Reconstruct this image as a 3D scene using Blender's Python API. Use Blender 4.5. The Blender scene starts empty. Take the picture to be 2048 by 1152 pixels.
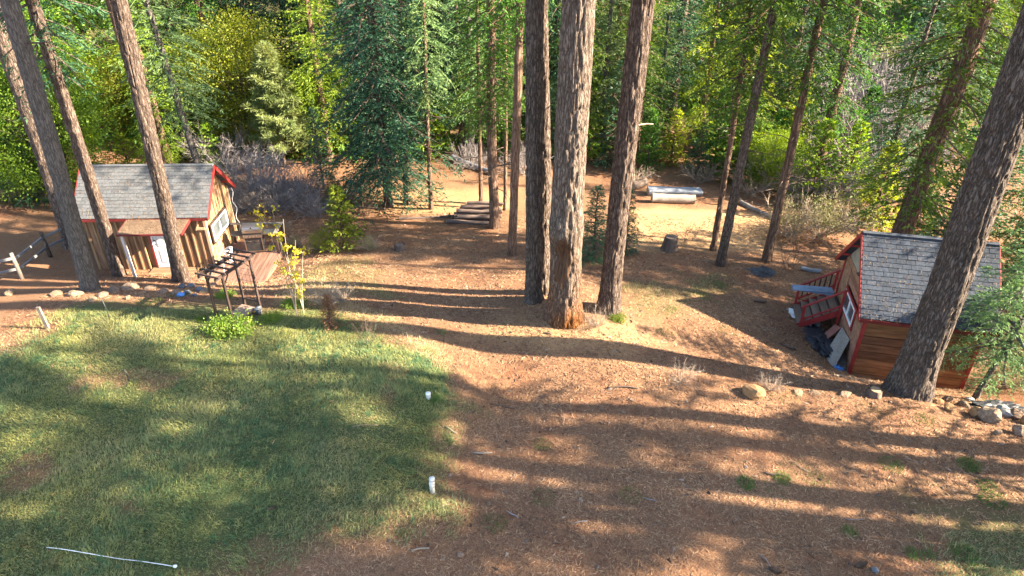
import bpy, math, random
import numpy as np
from mathutils import Vector, Matrix

R = math.radians
scene = bpy.context.scene
COL = scene.collection
rng = np.random.default_rng(7)
random.seed(7)

# ------------------------------------------------------------------ camera
CAM_H, PITCH, FPX = 12.0, R(31.0), 1365.33
cam_data = bpy.data.cameras.new('camera')
cam_data.lens = 24.0
cam_data.sensor_width = 36.0
cam_data.clip_start = 0.1
cam_data.clip_end = 2000.0
cam = bpy.data.objects.new('camera', cam_data)
cam.location = (0, 0, CAM_H)
cam.rotation_euler = (R(90) - PITCH, 0, 0)
COL.objects.link(cam)
scene.camera = cam

# ------------------------------------------------------------------ light
SUN_EL, SUN_DX, SUN_DY = R(29.0), 0.991, -0.135        # direction towards the sun, seen from above
world = bpy.data.worlds.new('World')
scene.world = world
world.use_nodes = True
wn = world.node_tree.nodes
sky = wn.new('ShaderNodeTexSky')
sky.sky_type = 'NISHITA'
sky.sun_disc = False
sky.sun_elevation = SUN_EL
sky.sun_rotation = math.atan2(SUN_DX, SUN_DY)
sky.air_density = 1.0
sky.dust_density = 1.0
bg = wn['Background']
bg.inputs['Strength'].default_value = 0.09
world.node_tree.links.new(sky.outputs['Color'], bg.inputs['Color'])
sun_data = bpy.data.lights.new('sun', 'SUN')
sun_data.energy = 5.0
sun_data.angle = R(0.55)
sun_data.color = (1.0, 0.87, 0.67)
sun = bpy.data.objects.new('sun', sun_data)
sd = Vector((SUN_DX * math.cos(SUN_EL), SUN_DY * math.cos(SUN_EL), math.sin(SUN_EL)))
sun.rotation_euler = sd.to_track_quat('Z', 'Y').to_euler()
sun.location = (60, -10, 60)
COL.objects.link(sun)
scene.view_settings.view_transform = 'Standard'
scene.view_settings.look = 'None'
scene.view_settings.exposure = 2.98
scene.view_settings.gamma = 1.0
scene.view_settings.use_curve_mapping = False
scene.render.engine = 'CYCLES'
cy = scene.cycles
cy.use_denoising = True
cy.max_bounces = 6
cy.diffuse_bounces = 4
cy.glossy_bounces = 2
cy.transmission_bounces = 4
cy.transparent_max_bounces = 6
cy.caustics_reflective = False
cy.caustics_refractive = False
cy.sample_clamp_indirect = 6.0

# ------------------------------------------------------------------ small maths
CT, ST = math.cos(PITCH), math.sin(PITCH)

def ray(u, v):                                  # survey ray through a point of the 2048 x 1152 photograph
    x, y = (u - 1024) / FPX, (576 - v) / FPX
    return np.array([x, CT + y * ST, -ST + y * CT])

def on_z(u, v, z):
    d = ray(u, v)
    t = (z - CAM_H) / d[2]
    return np.array([d[0] * t, d[1] * t, z])

def on_y(u, v, Y):
    d = ray(u, v)
    t = Y / d[1]
    return np.array([d[0] * t, Y, CAM_H + d[2] * t])

def hash3(ix, iy, iz, seed):
    h = (ix.astype(np.int64) * 374761393 + iy.astype(np.int64) * 668265263 + iz.astype(np.int64) * 2147483647 + seed * 974711) & 0xFFFFFFFF
    h = ((h ^ (h >> 13)) * 1274126177) & 0xFFFFFFFF
    h = ((h ^ (h >> 16)) * 2246822519) & 0xFFFFFFFF
    return ((h ^ (h >> 15)) & 0xFFFFFF) / float(0xFFFFFF) * 2 - 1

def vnoise(x, y, z, seed=0):
    x, y, z = np.broadcast_arrays(np.asarray(x, float), np.asarray(y, float), np.asarray(z, float))
    ix, iy, iz = np.floor(x), np.floor(y), np.floor(z)
    fx, fy, fz = x - ix, y - iy, z - iz
    fx, fy, fz = [f * f * (3 - 2 * f) for f in (fx, fy, fz)]
    out = 0
    for a in (0, 1):
        for b in (0, 1):
            for c in (0, 1):
                w = (fx if a else 1 - fx) * (fy if b else 1 - fy) * (fz if c else 1 - fz)
                out = out + w * hash3(ix + a, iy + b, iz + c, seed)
    return out

def fbm(x, y, z=0.0, octaves=3, seed=0):
    s, a, f = 0, 1.0, 1.0
    for o in range(octaves):
        s = s + a * vnoise(np.asarray(x) * f, np.asarray(y) * f, np.asarray(z) * f + 3.7 * o, seed + o)
        a *= 0.5; f *= 2.03
    return s / 1.8

def sstep(a, b, x):
    t = np.clip((x - a) / (b - a), 0, 1)
    return t * t * (3 - 2 * t)

# ------------------------------------------------------------------ materials
MATS = {}

def new_mat(name):
    m = bpy.data.materials.new(name)
    m.use_nodes = True
    nt = m.node_tree
    b = nt.nodes['Principled BSDF']
    return m, nt, b

def nd(nt, kind, **kw):
    n = nt.nodes.new(kind)
    for k, v in kw.items():
        setattr(n, k, v)
    return n

def ramp(nt, stops):
    r = nd(nt, 'ShaderNodeValToRGB')
    e = r.color_ramp.elements
    while len(e) > 1:
        e.remove(e[-1])
    e[0].position = stops[0][0]; e[0].color = (*stops[0][1], 1)
    for p, c in stops[1:]:
        q = e.new(p); q.color = (*c, 1)
    return r

def coord(nt, scale=(1, 1, 1), rand=True):
    """object coordinates, shifted by the object's own random number so that alike pieces differ"""
    tc = nd(nt, 'ShaderNodeTexCoord')
    mp = nd(nt, 'ShaderNodeMapping')
    mp.inputs['Scale'].default_value = scale
    nt.links.new(tc.outputs['Object'], mp.inputs['Vector'])
    if rand:
        oi = nd(nt, 'ShaderNodeObjectInfo')
        mu = nd(nt, 'ShaderNodeMath', operation='MULTIPLY')
        mu.inputs[1].default_value = 37.0
        nt.links.new(oi.outputs['Random'], mu.inputs[0])
        cb = nd(nt, 'ShaderNodeCombineXYZ')
        for i in range(3):
            nt.links.new(mu.outputs[0], cb.inputs[i])
        nt.links.new(cb.outputs[0], mp.inputs['Location'])
    return mp

def noise(nt, vec, scale, detail=4.0, rough=0.6, dist=0.0):
    n = nd(nt, 'ShaderNodeTexNoise')
    n.inputs['Scale'].default_value = scale
    n.inputs['Detail'].default_value = detail
    n.inputs['Roughness'].default_value = rough
    n.inputs['Distortion'].default_value = dist
    nt.links.new(vec.outputs[0], n.inputs['Vector'])
    return n

def value_jitter(nt, col_socket, lo, hi, hue=0.0):
    """each object its own brightness (and a little hue)"""
    oi = nd(nt, 'ShaderNodeObjectInfo')
    mr = nd(nt, 'ShaderNodeMapRange')
    mr.inputs['To Min'].default_value = lo; mr.inputs['To Max'].default_value = hi
    nt.links.new(oi.outputs['Random'], mr.inputs['Value'])
    h = nd(nt, 'ShaderNodeHueSaturation')
    nt.links.new(mr.outputs[0], h.inputs['Value'])
    if hue:
        m2 = nd(nt, 'ShaderNodeMath', operation='MULTIPLY'); m2.inputs[1].default_value = 7.31
        fr = nd(nt, 'ShaderNodeMath', operation='FRACT')
        m3 = nd(nt, 'ShaderNodeMapRange')
        m3.inputs['To Min'].default_value = 0.5 - hue; m3.inputs['To Max'].default_value = 0.5 + hue
        nt.links.new(oi.outputs['Random'], m2.inputs[0]); nt.links.new(m2.outputs[0], fr.inputs[0])
        nt.links.new(fr.outputs[0], m3.inputs['Value']); nt.links.new(m3.outputs[0], h.inputs['Hue'])
    nt.links.new(col_socket, h.inputs['Color'])
    return h.outputs['Color']

def bump(nt, b, height, strength, dist=0.02):
    bp = nd(nt, 'ShaderNodeBump')
    bp.inputs['Strength'].default_value = strength
    bp.inputs['Distance'].default_value = dist
    nt.links.new(height, bp.inputs['Height'])
    nt.links.new(bp.outputs['Normal'], b.inputs['Normal'])

def mat_noise(name, stops, scale=4.0, stretch=(1, 1, 1), rough=0.8, bmp=0.3, bdist=0.02, jit=(0.85, 1.15), hue=0.0, detail=5, spec=0.3, metal=0.0, dist=0.0):
    m, nt, b = new_mat(name)
    c = coord(nt, stretch)
    n = noise(nt, c, scale, detail, 0.62, dist)
    r = ramp(nt, stops)
    nt.links.new(n.outputs['Fac'], r.inputs['Fac'])
    nt.links.new(value_jitter(nt, r.outputs['Color'], jit[0], jit[1], hue), b.inputs['Base Color'])
    b.inputs['Roughness'].default_value = rough
    b.inputs['Specular IOR Level'].default_value = spec
    b.inputs['Metallic'].default_value = metal
    if bmp:
        bump(nt, b, n.outputs['Fac'], bmp, bdist)
    MATS[name] = m
    return m

def mat_leaf(name, dark, light, scale=0.9, transl=0.35, jit=(0.8, 1.2), hue=0.02, rough=0.55, bark=None):
    m, nt, b = new_mat(name)
    c = coord(nt)
    n = noise(nt, c, scale, 3, 0.7)
    n2 = noise(nt, c, scale * 9, 2, 0.5)
    ad = nd(nt, 'ShaderNodeMath', operation='ADD')
    ml = nd(nt, 'ShaderNodeMath', operation='MULTIPLY'); ml.inputs[1].default_value = 0.5
    nt.links.new(n.outputs['Fac'], ad.inputs[0]); nt.links.new(n2.outputs['Fac'], ad.inputs[1])
    nt.links.new(ad.outputs[0], ml.inputs[0])
    r = ramp(nt, [(0.36, dark), (0.64, light)])
    nt.links.new(ml.outputs[0], r.inputs['Fac'])
    col = value_jitter(nt, r.outputs['Color'], jit[0], jit[1], hue)
    nt.links.new(col, b.inputs['Base Color'])
    b.inputs['Roughness'].default_value = rough
    b.inputs['Specular IOR Level'].default_value = 0.25
    tr = nd(nt, 'ShaderNodeBsdfTranslucent')
    g = nd(nt, 'ShaderNodeHueSaturation')
    g.inputs['Saturation'].default_value = 1.1; g.inputs['Value'].default_value = 1.5; g.inputs['Hue'].default_value = 0.488
    nt.links.new(col, g.inputs['Color']); nt.links.new(g.outputs['Color'], tr.inputs['Color'])
    mx = nd(nt, 'ShaderNodeMixShader'); mx.inputs[0].default_value = transl
    nt.links.new(b.outputs[0], mx.inputs[1]); nt.links.new(tr.outputs[0], mx.inputs[2])
    nt.links.new(mx.outputs[0], nt.nodes['Material Output'].inputs['Surface'])
    MATS[name] = m
    return m

def mat_attr(name, attr='col', rough=0.8, transl=0.0):
    """each blade or needle carries its own colour"""
    m, nt, b = new_mat(name)
    a = nd(nt, 'ShaderNodeAttribute', attribute_name=attr)
    nt.links.new(a.outputs['Color'], b.inputs['Base Color'])
    b.inputs['Roughness'].default_value = rough
    b.inputs['Specular IOR Level'].default_value = 0.2
    if transl:
        tr = nd(nt, 'ShaderNodeBsdfTranslucent')
        nt.links.new(a.outputs['Color'], tr.inputs['Color'])
        mx = nd(nt, 'ShaderNodeMixShader'); mx.inputs[0].default_value = transl
        nt.links.new(b.outputs[0], mx.inputs[1]); nt.links.new(tr.outputs[0], mx.inputs[2])
        nt.links.new(mx.outputs[0], nt.nodes['Material Output'].inputs['Surface'])
    MATS[name] = m
    return m

def mat_bark(name, furrow, plate, tip, scale=7.0, zs=0.22, lichen=0.0, stain=None, bmp=0.9):
    m, nt, b = new_mat(name)
    c = coord(nt, (1, 1, zs))
    v = nd(nt, 'ShaderNodeTexVoronoi', feature='DISTANCE_TO_EDGE')
    v.inputs['Scale'].default_value = scale
    w = noise(nt, c, scale * 1.2, 3, 0.6)
    mixv = nd(nt, 'ShaderNodeMix', data_type='RGBA'); mixv.inputs[0].default_value = 0.10
    nt.links.new(c.outputs[0], mixv.inputs[6]); nt.links.new(w.outputs['Color'], mixv.inputs[7])
    nt.links.new(mixv.outputs[2], v.inputs['Vector'])
    n = noise(nt, c, scale * 4, 5, 0.7)
    mr = nd(nt, 'ShaderNodeMapRange'); mr.inputs['From Max'].default_value = 0.26
    nt.links.new(v.outputs['Distance'], mr.inputs['Value'])
    ad = nd(nt, 'ShaderNodeMath', operation='MULTIPLY_ADD'); ad.inputs[1].default_value = 0.55
    sc = nd(nt, 'ShaderNodeMath', operation='MULTIPLY'); sc.inputs[1].default_value = 0.55
    nt.links.new(n.outputs['Fac'], sc.inputs[0])
    nt.links.new(mr.outputs[0], ad.inputs[0]); nt.links.new(sc.outputs[0], ad.inputs[2])
    r = ramp(nt, [(0.16, furrow), (0.42, plate), (0.85, tip)])
    nt.links.new(ad.outputs[0], r.inputs['Fac'])
    col = value_jitter(nt, r.outputs['Color'], 0.9, 1.1)
    tc = nd(nt, 'ShaderNodeTexCoord')
    big = nd(nt, 'ShaderNodeTexNoise'); big.inputs['Scale'].default_value = 0.8; big.inputs['Detail'].default_value = 3
    nt.links.new(tc.outputs['Object'], big.inputs['Vector'])
    if stain:                                            # pitch-stained orange bark round an old wound low on the trunk
        sx = nd(nt, 'ShaderNodeSeparateXYZ'); nt.links.new(tc.outputs['Object'], sx.inputs[0])
        a1 = nd(nt, 'ShaderNodeMapRange'); a1.inputs['From Min'].default_value = stain[0]; a1.inputs['From Max'].default_value = stain[1]
        a1.inputs['To Min'].default_value = 1; a1.inputs['To Max'].default_value = 0
        a2 = nd(nt, 'ShaderNodeMath', operation='MULTIPLY_ADD'); a2.inputs[1].default_value = 1.6; a2.inputs[2].default_value = -0.45
        a3 = nd(nt, 'ShaderNodeMath', operation='MULTIPLY'); a3.use_clamp = True
        nt.links.new(sx.outputs['Z'], a1.inputs['Value']); nt.links.new(big.outputs['Fac'], a2.inputs[0])
        nt.links.new(a1.outputs[0], a3.inputs[0]); nt.links.new(a2.outputs[0], a3.inputs[1])
        a4 = nd(nt, 'ShaderNodeMath', operation='MULTIPLY'); a4.inputs[1].default_value = 1.7; a4.use_clamp = True
        nt.links.new(a3.outputs[0], a4.inputs[0])
        mx = nd(nt, 'ShaderNodeMix', data_type='RGBA', blend_type='MULTIPLY')
        mx.inputs[7].default_value = (*stain[2], 1)
        nt.links.new(a4.outputs[0], mx.inputs[0]); nt.links.new(col, mx.inputs[6])
        col = mx.outputs[2]
    if lichen:
        l = noise(nt, c, scale * 2.2, 4, 0.75)
        lr = nd(nt, 'ShaderNodeMapRange'); lr.inputs['From Min'].default_value = 0.70 - lichen; lr.inputs['From Max'].default_value = 0.76 - lichen
        nt.links.new(l.outputs['Fac'], lr.inputs['Value'])
        mx = nd(nt, 'ShaderNodeMix', data_type='RGBA'); mx.inputs[7].default_value = (0.34, 0.32, 0.05, 1)
        nt.links.new(lr.outputs[0], mx.inputs[0]); nt.links.new(col, mx.inputs[6])
        col = mx.outputs[2]
    nt.links.new(col, b.inputs['Base Color'])
    b.inputs['Roughness'].default_value = 0.92
    b.inputs['Specular IOR Level'].default_value = 0.15
    bump(nt, b, ad.outputs[0], bmp, 0.05)
    MATS[name] = m
    return m

mat_bark('pine_bark', (0.022, 0.015, 0.012), (0.080, 0.054, 0.041), (0.165, 0.122, 0.097), 17.0, 0.20)
mat_bark('pine_bark_lichen', (0.020, 0.015, 0.012), (0.072, 0.054, 0.044), (0.148, 0.117, 0.098), 17.0, 0.20, lichen=0.05)
mat_bark('pine_bark_wound', (0.028, 0.021, 0.017), (0.115, 0.083, 0.063), (0.21, 0.163, 0.13), 15.0, 0.22, lichen=0.01, stain=(0.5, 3.2, (1.0, 0.50, 0.17)))
mat_bark('dark_bark', (0.022, 0.016, 0.013), (0.085, 0.06, 0.046), (0.17, 0.125, 0.10), 15.0, 0.25)
mat_bark('grey_bark', (0.030, 0.026, 0.023), (0.085, 0.073, 0.064), (0.14, 0.122, 0.108), 17.0, 0.2, bmp=0.5)
mat_bark('cedar_bark', (0.028, 0.017, 0.012), (0.12, 0.070, 0.046), (0.22, 0.14, 0.10), 17.0, 0.10)
mat_leaf('fir_needles', (0.013, 0.046, 0.026), (0.065, 0.145, 0.055), 0.8, 0.30)
mat_leaf('dark_fir_needles', (0.011, 0.042, 0.024), (0.042, 0.10, 0.042), 0.8, 0.28)
mat_leaf('pale_fir_needles', (0.07, 0.14, 0.05), (0.22, 0.32, 0.12), 0.8, 0.35)
mat_leaf('cedar_sprays', (0.014, 0.046, 0.010), (0.12, 0.215, 0.026), 0.7, 0.35, hue=0.025)
mat_leaf('lime_sprays', (0.035, 0.085, 0.011), (0.28, 0.36, 0.035), 0.7, 0.45, hue=0.025)
mat_leaf('pine_needles', (0.08, 0.13, 0.045), (0.30, 0.34, 0.12), 1.2, 0.30)
mat_leaf('oak_leaves', (0.045, 0.095, 0.012), (0.24, 0.29, 0.024), 0.8, 0.45, hue=0.03)
mat_leaf('yellow_leaves', (0.30, 0.26, 0.02), (0.55, 0.42, 0.03), 1.5, 0.42, hue=0.015)
mat_leaf('vine_leaves', (0.06, 0.12, 0.018), (0.22, 0.26, 0.035), 2.5, 0.35, hue=0.02)
mat_leaf('brown_leaves', (0.10, 0.05, 0.022), (0.24, 0.13, 0.06), 2.5, 0.2)
mat_leaf('olive_leaves', (0.09, 0.10, 0.035), (0.25, 0.24, 0.10), 1.5, 0.3)
mat_noise('twig_grey', [(0.3, (0.12, 0.10, 0.095)), (0.7, (0.30, 0.26, 0.245))], 3, bmp=0)
mat_noise('twig_tan', [(0.3, (0.17, 0.12, 0.085)), (0.7, (0.36, 0.28, 0.21))], 3, bmp=0)
mat_noise('twig_brown', [(0.3, (0.05, 0.032, 0.024)), (0.7, (0.13, 0.085, 0.06))], 3, bmp=0)
mat_noise('log_bark', [(0.3, (0.05, 0.035, 0.03)), (0.7, (0.15, 0.105, 0.085))], 5, (0.25, 1, 1), bmp=0.6, bdist=0.04)
mat_noise('log_end', [(0.3, (0.20, 0.14, 0.09)), (0.7, (0.36, 0.26, 0.17))], 8, bmp=0.2)
mat_noise('bleached_log', [(0.3, (0.11, 0.12, 0.14)), (0.7, (0.26, 0.275, 0.30))], 3, (0.2, 2, 2), bmp=0.3)
mat_noise('bleached_log_face', [(0.3, (0.19, 0.155, 0.12)), (0.7, (0.36, 0.31, 0.255))], 3, (0.2, 2, 2), bmp=0.2)
mat_noise('stump_wood', [(0.3, (0.06, 0.04, 0.03)), (0.7, (0.17, 0.12, 0.09))], 6, (1, 1, 0.2), bmp=0.7, bdist=0.04)
mat_noise('cut_wood', [(0.3, (0.28, 0.17, 0.09)), (0.7, (0.46, 0.31, 0.18))], 7, bmp=0.2)
mat_noise('rock', [(0.3, (0.085, 0.055, 0.038)), (0.5, (0.17, 0.11, 0.07)), (0.72, (0.27, 0.20, 0.14))], 4.5, rough=0.9, bmp=0.6, bdist=0.05, jit=(0.8, 1.2), hue=0.012)
mat_noise('dark_rock', [(0.3, (0.05, 0.055, 0.065)), (0.7, (0.14, 0.14, 0.15))], 3, rough=0.85, bmp=0.5, bdist=0.04)
mat_noise('ochre_rock', [(0.3, (0.14, 0.07, 0.03)), (0.7, (0.30, 0.175, 0.08))], 2.6, rough=0.9, bmp=0.6, bdist=0.05)
mat_noise('board_wood', [(0.28, (0.07, 0.037, 0.02)), (0.5, (0.19, 0.105, 0.055)), (0.75, (0.34, 0.205, 0.11))], 3.0, (3, 3, 0.35), bmp=0.35, jit=(0.7, 1.3), hue=0.01)
mat_noise('batten_wood', [(0.28, (0.16, 0.085, 0.04)), (0.7, (0.42, 0.26, 0.14))], 3.0, (3, 3, 0.35), bmp=0.3, jit=(0.75, 1.25), hue=0.01)
mat_noise('siding_wood', [(0.25, (0.11, 0.042, 0.017)), (0.5, (0.25, 0.105, 0.043)), (0.78, (0.38, 0.18, 0.08))], 2.6, (0.5, 4, 4), bmp=0.35, jit=(0.5, 1.4), hue=0.008)
mat_noise('gable_wood', [(0.25, (0.15, 0.07, 0.042)), (0.5, (0.28, 0.15, 0.09)), (0.78, (0.40, 0.24, 0.155))], 2.6, (0.3, 3, 3), bmp=0.3, jit=(0.75, 1.25), hue=0.008)
mat_noise('pine_lumber', [(0.3, (0.34, 0.22, 0.13)), (0.7, (0.55, 0.39, 0.25))], 3, (3, 3, 0.3), bmp=0.2)
mat_noise('pale_post', [(0.3, (0.42, 0.34, 0.30)), (0.7, (0.60, 0.51, 0.46))], 3, (3, 3, 0.3), bmp=0.2)
mat_noise('deck_wood', [(0.3, (0.10, 0.05, 0.035)), (0.7, (0.24, 0.135, 0.095))], 2.6, (3, 0.3, 3), bmp=0.3, jit=(0.8, 1.2))
mat_noise('porch_wood', [(0.3, (0.12, 0.07, 0.04)), (0.7, (0.24, 0.15, 0.085))], 2.6, (0.3, 3, 3), bmp=0.3, jit=(0.8, 1.2))
mat_noise('stair_wood', [(0.3, (0.13, 0.085, 0.06)), (0.7, (0.26, 0.18, 0.13))], 2.6, (2, 0.3, 3), bmp=0.3, jit=(0.85, 1.15))
mat_noise('red_paint', [(0.3, (0.20, 0.018, 0.016)), (0.7, (0.33, 0.035, 0.03))], 3, rough=0.55, bmp=0.1, spec=0.4)
mat_noise('shaded_red_paint', [(0.3, (0.09, 0.012, 0.012)), (0.7, (0.16, 0.022, 0.02))], 3, rough=0.6, bmp=0.1, spec=0.3)  # the red trim darkened, with the shade at the eaves put into the colour
mat_noise('wound_wood', [(0.3, (0.03, 0.016, 0.01)), (0.7, (0.13, 0.065, 0.032))], 5, (2, 2, 0.25), bmp=0.6, bdist=0.04)
mat_noise('dark_paint_wood', [(0.3, (0.025, 0.016, 0.014)), (0.7, (0.075, 0.045, 0.036))], 4, (2, 2, 0.4), rough=0.6, bmp=0.2)
mat_noise('weathered_wood', [(0.3, (0.10, 0.08, 0.065)), (0.7, (0.23, 0.19, 0.16))], 3, (2, 2, 0.3), bmp=0.4)
mat_noise('silver_wood', [(0.3, (0.10, 0.095, 0.095)), (0.7, (0.24, 0.23, 0.225))], 3, (0.3, 2, 2), bmp=0.3)
mat_noise('shingle_pale', [(0.3, (0.060, 0.061, 0.064)), (0.7, (0.115, 0.117, 0.12))], 14, rough=0.95, bmp=0.3, bdist=0.01, jit=(0.82, 1.14), detail=8)
mat_noise('shingle_grey', [(0.3, (0.020, 0.025, 0.036)), (0.7, (0.054, 0.064, 0.083))], 14, rough=0.95, bmp=0.3, bdist=0.01, jit=(0.78, 1.18), detail=8)
mat_noise('white_paint', [(0.3, (0.70, 0.70, 0.69)), (0.7, (0.80, 0.79, 0.78))], 2, rough=0.5, bmp=0)
mat_noise('door_groove', [(0.3, (0.60, 0.59, 0.57)), (0.7, (0.68, 0.67, 0.65))], 2, rough=0.6, bmp=0)
mat_noise('black_metal', [(0.3, (0.012, 0.012, 0.013)), (0.7, (0.03, 0.03, 0.032))], 6, rough=0.45, bmp=0, spec=0.5)
mat_noise('dark_interior', [(0.3, (0.015, 0.013, 0.012)), (0.7, (0.03, 0.027, 0.024))], 3, bmp=0)
mat_noise('steel', [(0.3, (0.30, 0.25, 0.21)), (0.7, (0.42, 0.36, 0.31))], 5, (0.1, 4, 4), rough=0.38, bmp=0.05, metal=1.0)
mat_noise('roof_metal', [(0.3, (0.14, 0.18, 0.24)), (0.7, (0.26, 0.31, 0.38))], 4, rough=0.5, bmp=0.05, metal=0.5)
mat_noise('strand_board', [(0.3, (0.20, 0.175, 0.145)), (0.5, (0.32, 0.285, 0.24)), (0.72, (0.46, 0.42, 0.36))], 26, rough=0.9, bmp=0.2, detail=2, dist=1.0)
mat_noise('gable_panel', [(0.3, (0.26, 0.24, 0.18)), (0.7, (0.40, 0.37, 0.28))], 3, bmp=0.1)
mat_noise('tarp_black', [(0.3, (0.012, 0.013, 0.017)), (0.7, (0.035, 0.037, 0.045))], 5, rough=0.45, bmp=0.2, spec=0.35)
mat_noise('blue_plastic', [(0.3, (0.05, 0.16, 0.42)), (0.7, (0.12, 0.28, 0.6))], 5, rough=0.4, bmp=0.1)
mat_noise('concrete', [(0.3, (0.16, 0.155, 0.15)), (0.7, (0.28, 0.27, 0.255))], 9, bmp=0.3, bdist=0.01)
mat_noise('pvc', [(0.32, (0.36, 0.32, 0.27)), (0.46, (0.66, 0.64, 0.60)), (0.7, (0.76, 0.75, 0.73))], 9, rough=0.4, bmp=0, spec=0.4)
mat_noise('cone_scales', [(0.3, (0.05, 0.03, 0.02)), (0.7, (0.16, 0.10, 0.065))], 20, bmp=0.5)
mat_noise('needle_mat', [(0.3, (0.055, 0.034, 0.024)), (0.5, (0.12, 0.078, 0.05)), (0.72, (0.24, 0.16, 0.105))], 22, rough=0.95, bmp=0.8, bdist=0.02, detail=6)
mat_noise('red_brick', [(0.3, (0.28, 0.11, 0.08)), (0.7, (0.42, 0.20, 0.15))], 6, bmp=0.2)
mat_attr('grass_blades', 'col', 0.65, 0.25)
mat_attr('needle_straw', 'col', 0.85, 0.0)
mg, ntg, bgp = new_mat('window_glass')
bgp.inputs['Base Color'].default_value = (0.09, 0.10, 0.105, 1)
bgp.inputs['Roughness'].default_value = 0.04
bgp.inputs['Specular IOR Level'].default_value = 0.9
nn = noise(ntg, coord(ntg), 1.2, 2, 0.5); bump(ntg, bgp, nn.outputs['Fac'], 0.04, 0.05)
MATS['window_glass'] = mg

# ------------------------------------------------------------------ object helpers
def tag(o, label=None, cat=None, group=None, kind=None):
    if label: o['label'] = label
    if cat: o['category'] = cat
    if group: o['group'] = group
    if kind: o['kind'] = kind
    return o

def empty(name, loc, rz=0.0, label=None, cat=None, group=None):
    o = bpy.data.objects.new(name, None)
    o.empty_display_size = 0.2
    o.location = [float(a) for a in loc]
    o.rotation_euler = (0, 0, rz)
    COL.objects.link(o)
    return tag(o, label, cat, group)

def link(name, me, parent=None, loc=None, rot=None, scale=None):
    o = bpy.data.objects.new(name, me)
    COL.objects.link(o)
    if parent is not None: o.parent = parent
    if loc is not None: o.location = [float(a) for a in loc]
    if rot is not None: o.rotation_euler = [float(a) for a in rot]
    if scale is not None: o.scale = [float(a) for a in scale] if hasattr(scale, '__len__') else (scale,) * 3
    return o

def np_mesh(name, verts, tris, mats, midx=None, smooth=False, col=None):
    """mesh from numpy triangles"""
    me = bpy.data.meshes.new(name)
    verts = np.ascontiguousarray(verts, np.float32); tris = np.ascontiguousarray(tris, np.int32)
    nt = len(tris)
    me.vertices.add(len(verts)); me.vertices.foreach_set('co', verts.ravel())
    me.loops.add(nt * 3); me.loops.foreach_set('vertex_index', tris.ravel())
    me.polygons.add(nt)
    me.polygons.foreach_set('loop_start', np.arange(nt, dtype=np.int32) * 3)
    me.polygons.foreach_set('loop_total', np.full(nt, 3, np.int32))
    me.polygons.foreach_set('use_smooth', np.full(nt, smooth, bool))
    for m in (mats if isinstance(mats, (list, tuple)) else [mats]):
        me.materials.append(MATS[m])
    if midx is not None: me.polygons.foreach_set('material_index', np.ascontiguousarray(midx, np.int32))
    if col is not None:
        a = me.attributes.new('col', 'FLOAT_COLOR', 'POINT')
        a.data.foreach_set('color', np.ascontiguousarray(np.c_[col, np.ones(len(col))], np.float32).ravel())
    me.update(calc_edges=True)
    return me

def py_mesh(name, verts, faces, mat, smooth=False):
    me = bpy.data.meshes.new(name)
    me.from_pydata([tuple(float(c) for c in v) for v in verts], [], [tuple(f) for f in faces])
    me.materials.append(MATS[mat])
    if smooth: me.polygons.foreach_set('use_smooth', np.ones(len(me.polygons), bool))
    me.update()
    return me

BOXF = [(0, 3, 2, 1), (4, 5, 6, 7), (0, 1, 5, 4), (1, 2, 6, 5), (2, 3, 7, 6), (3, 0, 4, 7)]
_box_cache = {}

def box_mesh(sx, sy, sz, mat):
    k = (round(sx, 4), round(sy, 4), round(sz, 4), mat)
    if k not in _box_cache:
        x, y, z = sx / 2, sy / 2, sz / 2
        c = min(sx, sy, sz) * 0.12                      # chamfer along the four long edges of the thinnest box side
        v = [(-x, -y, -z), (x, -y, -z), (x, y, -z), (-x, y, -z), (-x, -y, z), (x, -y, z), (x, y, z), (-x, y, z)]
        _box_cache[k] = py_mesh('box', v, BOXF, mat)
    return _box_cache[k]

def box(name, parent, mat, lo, hi, rot=None, label=None):
    """box between two local corners, its origin in its middle"""
    s = [hi[i] - lo[i] for i in range(3)]
    o = link(name, box_mesh(s[0], s[1], s[2], mat), parent, [(lo[i] + hi[i]) / 2 for i in range(3)], rot)
    if label: o['label'] = label
    return o

def bar(name, parent, mat, a, b, w, h, roll_up=(0, 0, 1)):
    """square bar from a to b (local points), w across, h in the up direction"""
    a, b = Vector([float(c) for c in a]), Vector([float(c) for c in b])
    d = b - a
    o = link(name, box_mesh(d.length, w, h, mat), parent)
    x = d.normalized(); up = Vector(roll_up)
    y = up.cross(x)
    y = y.normalized() if y.length > 1e-5 else Vector((0, 1, 0))
    z = x.cross(y)
    m = Matrix((x, y, z)).transposed().to_4x4(); m.translation = (a + b) / 2
    o.matrix_local = m
    return o

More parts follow.
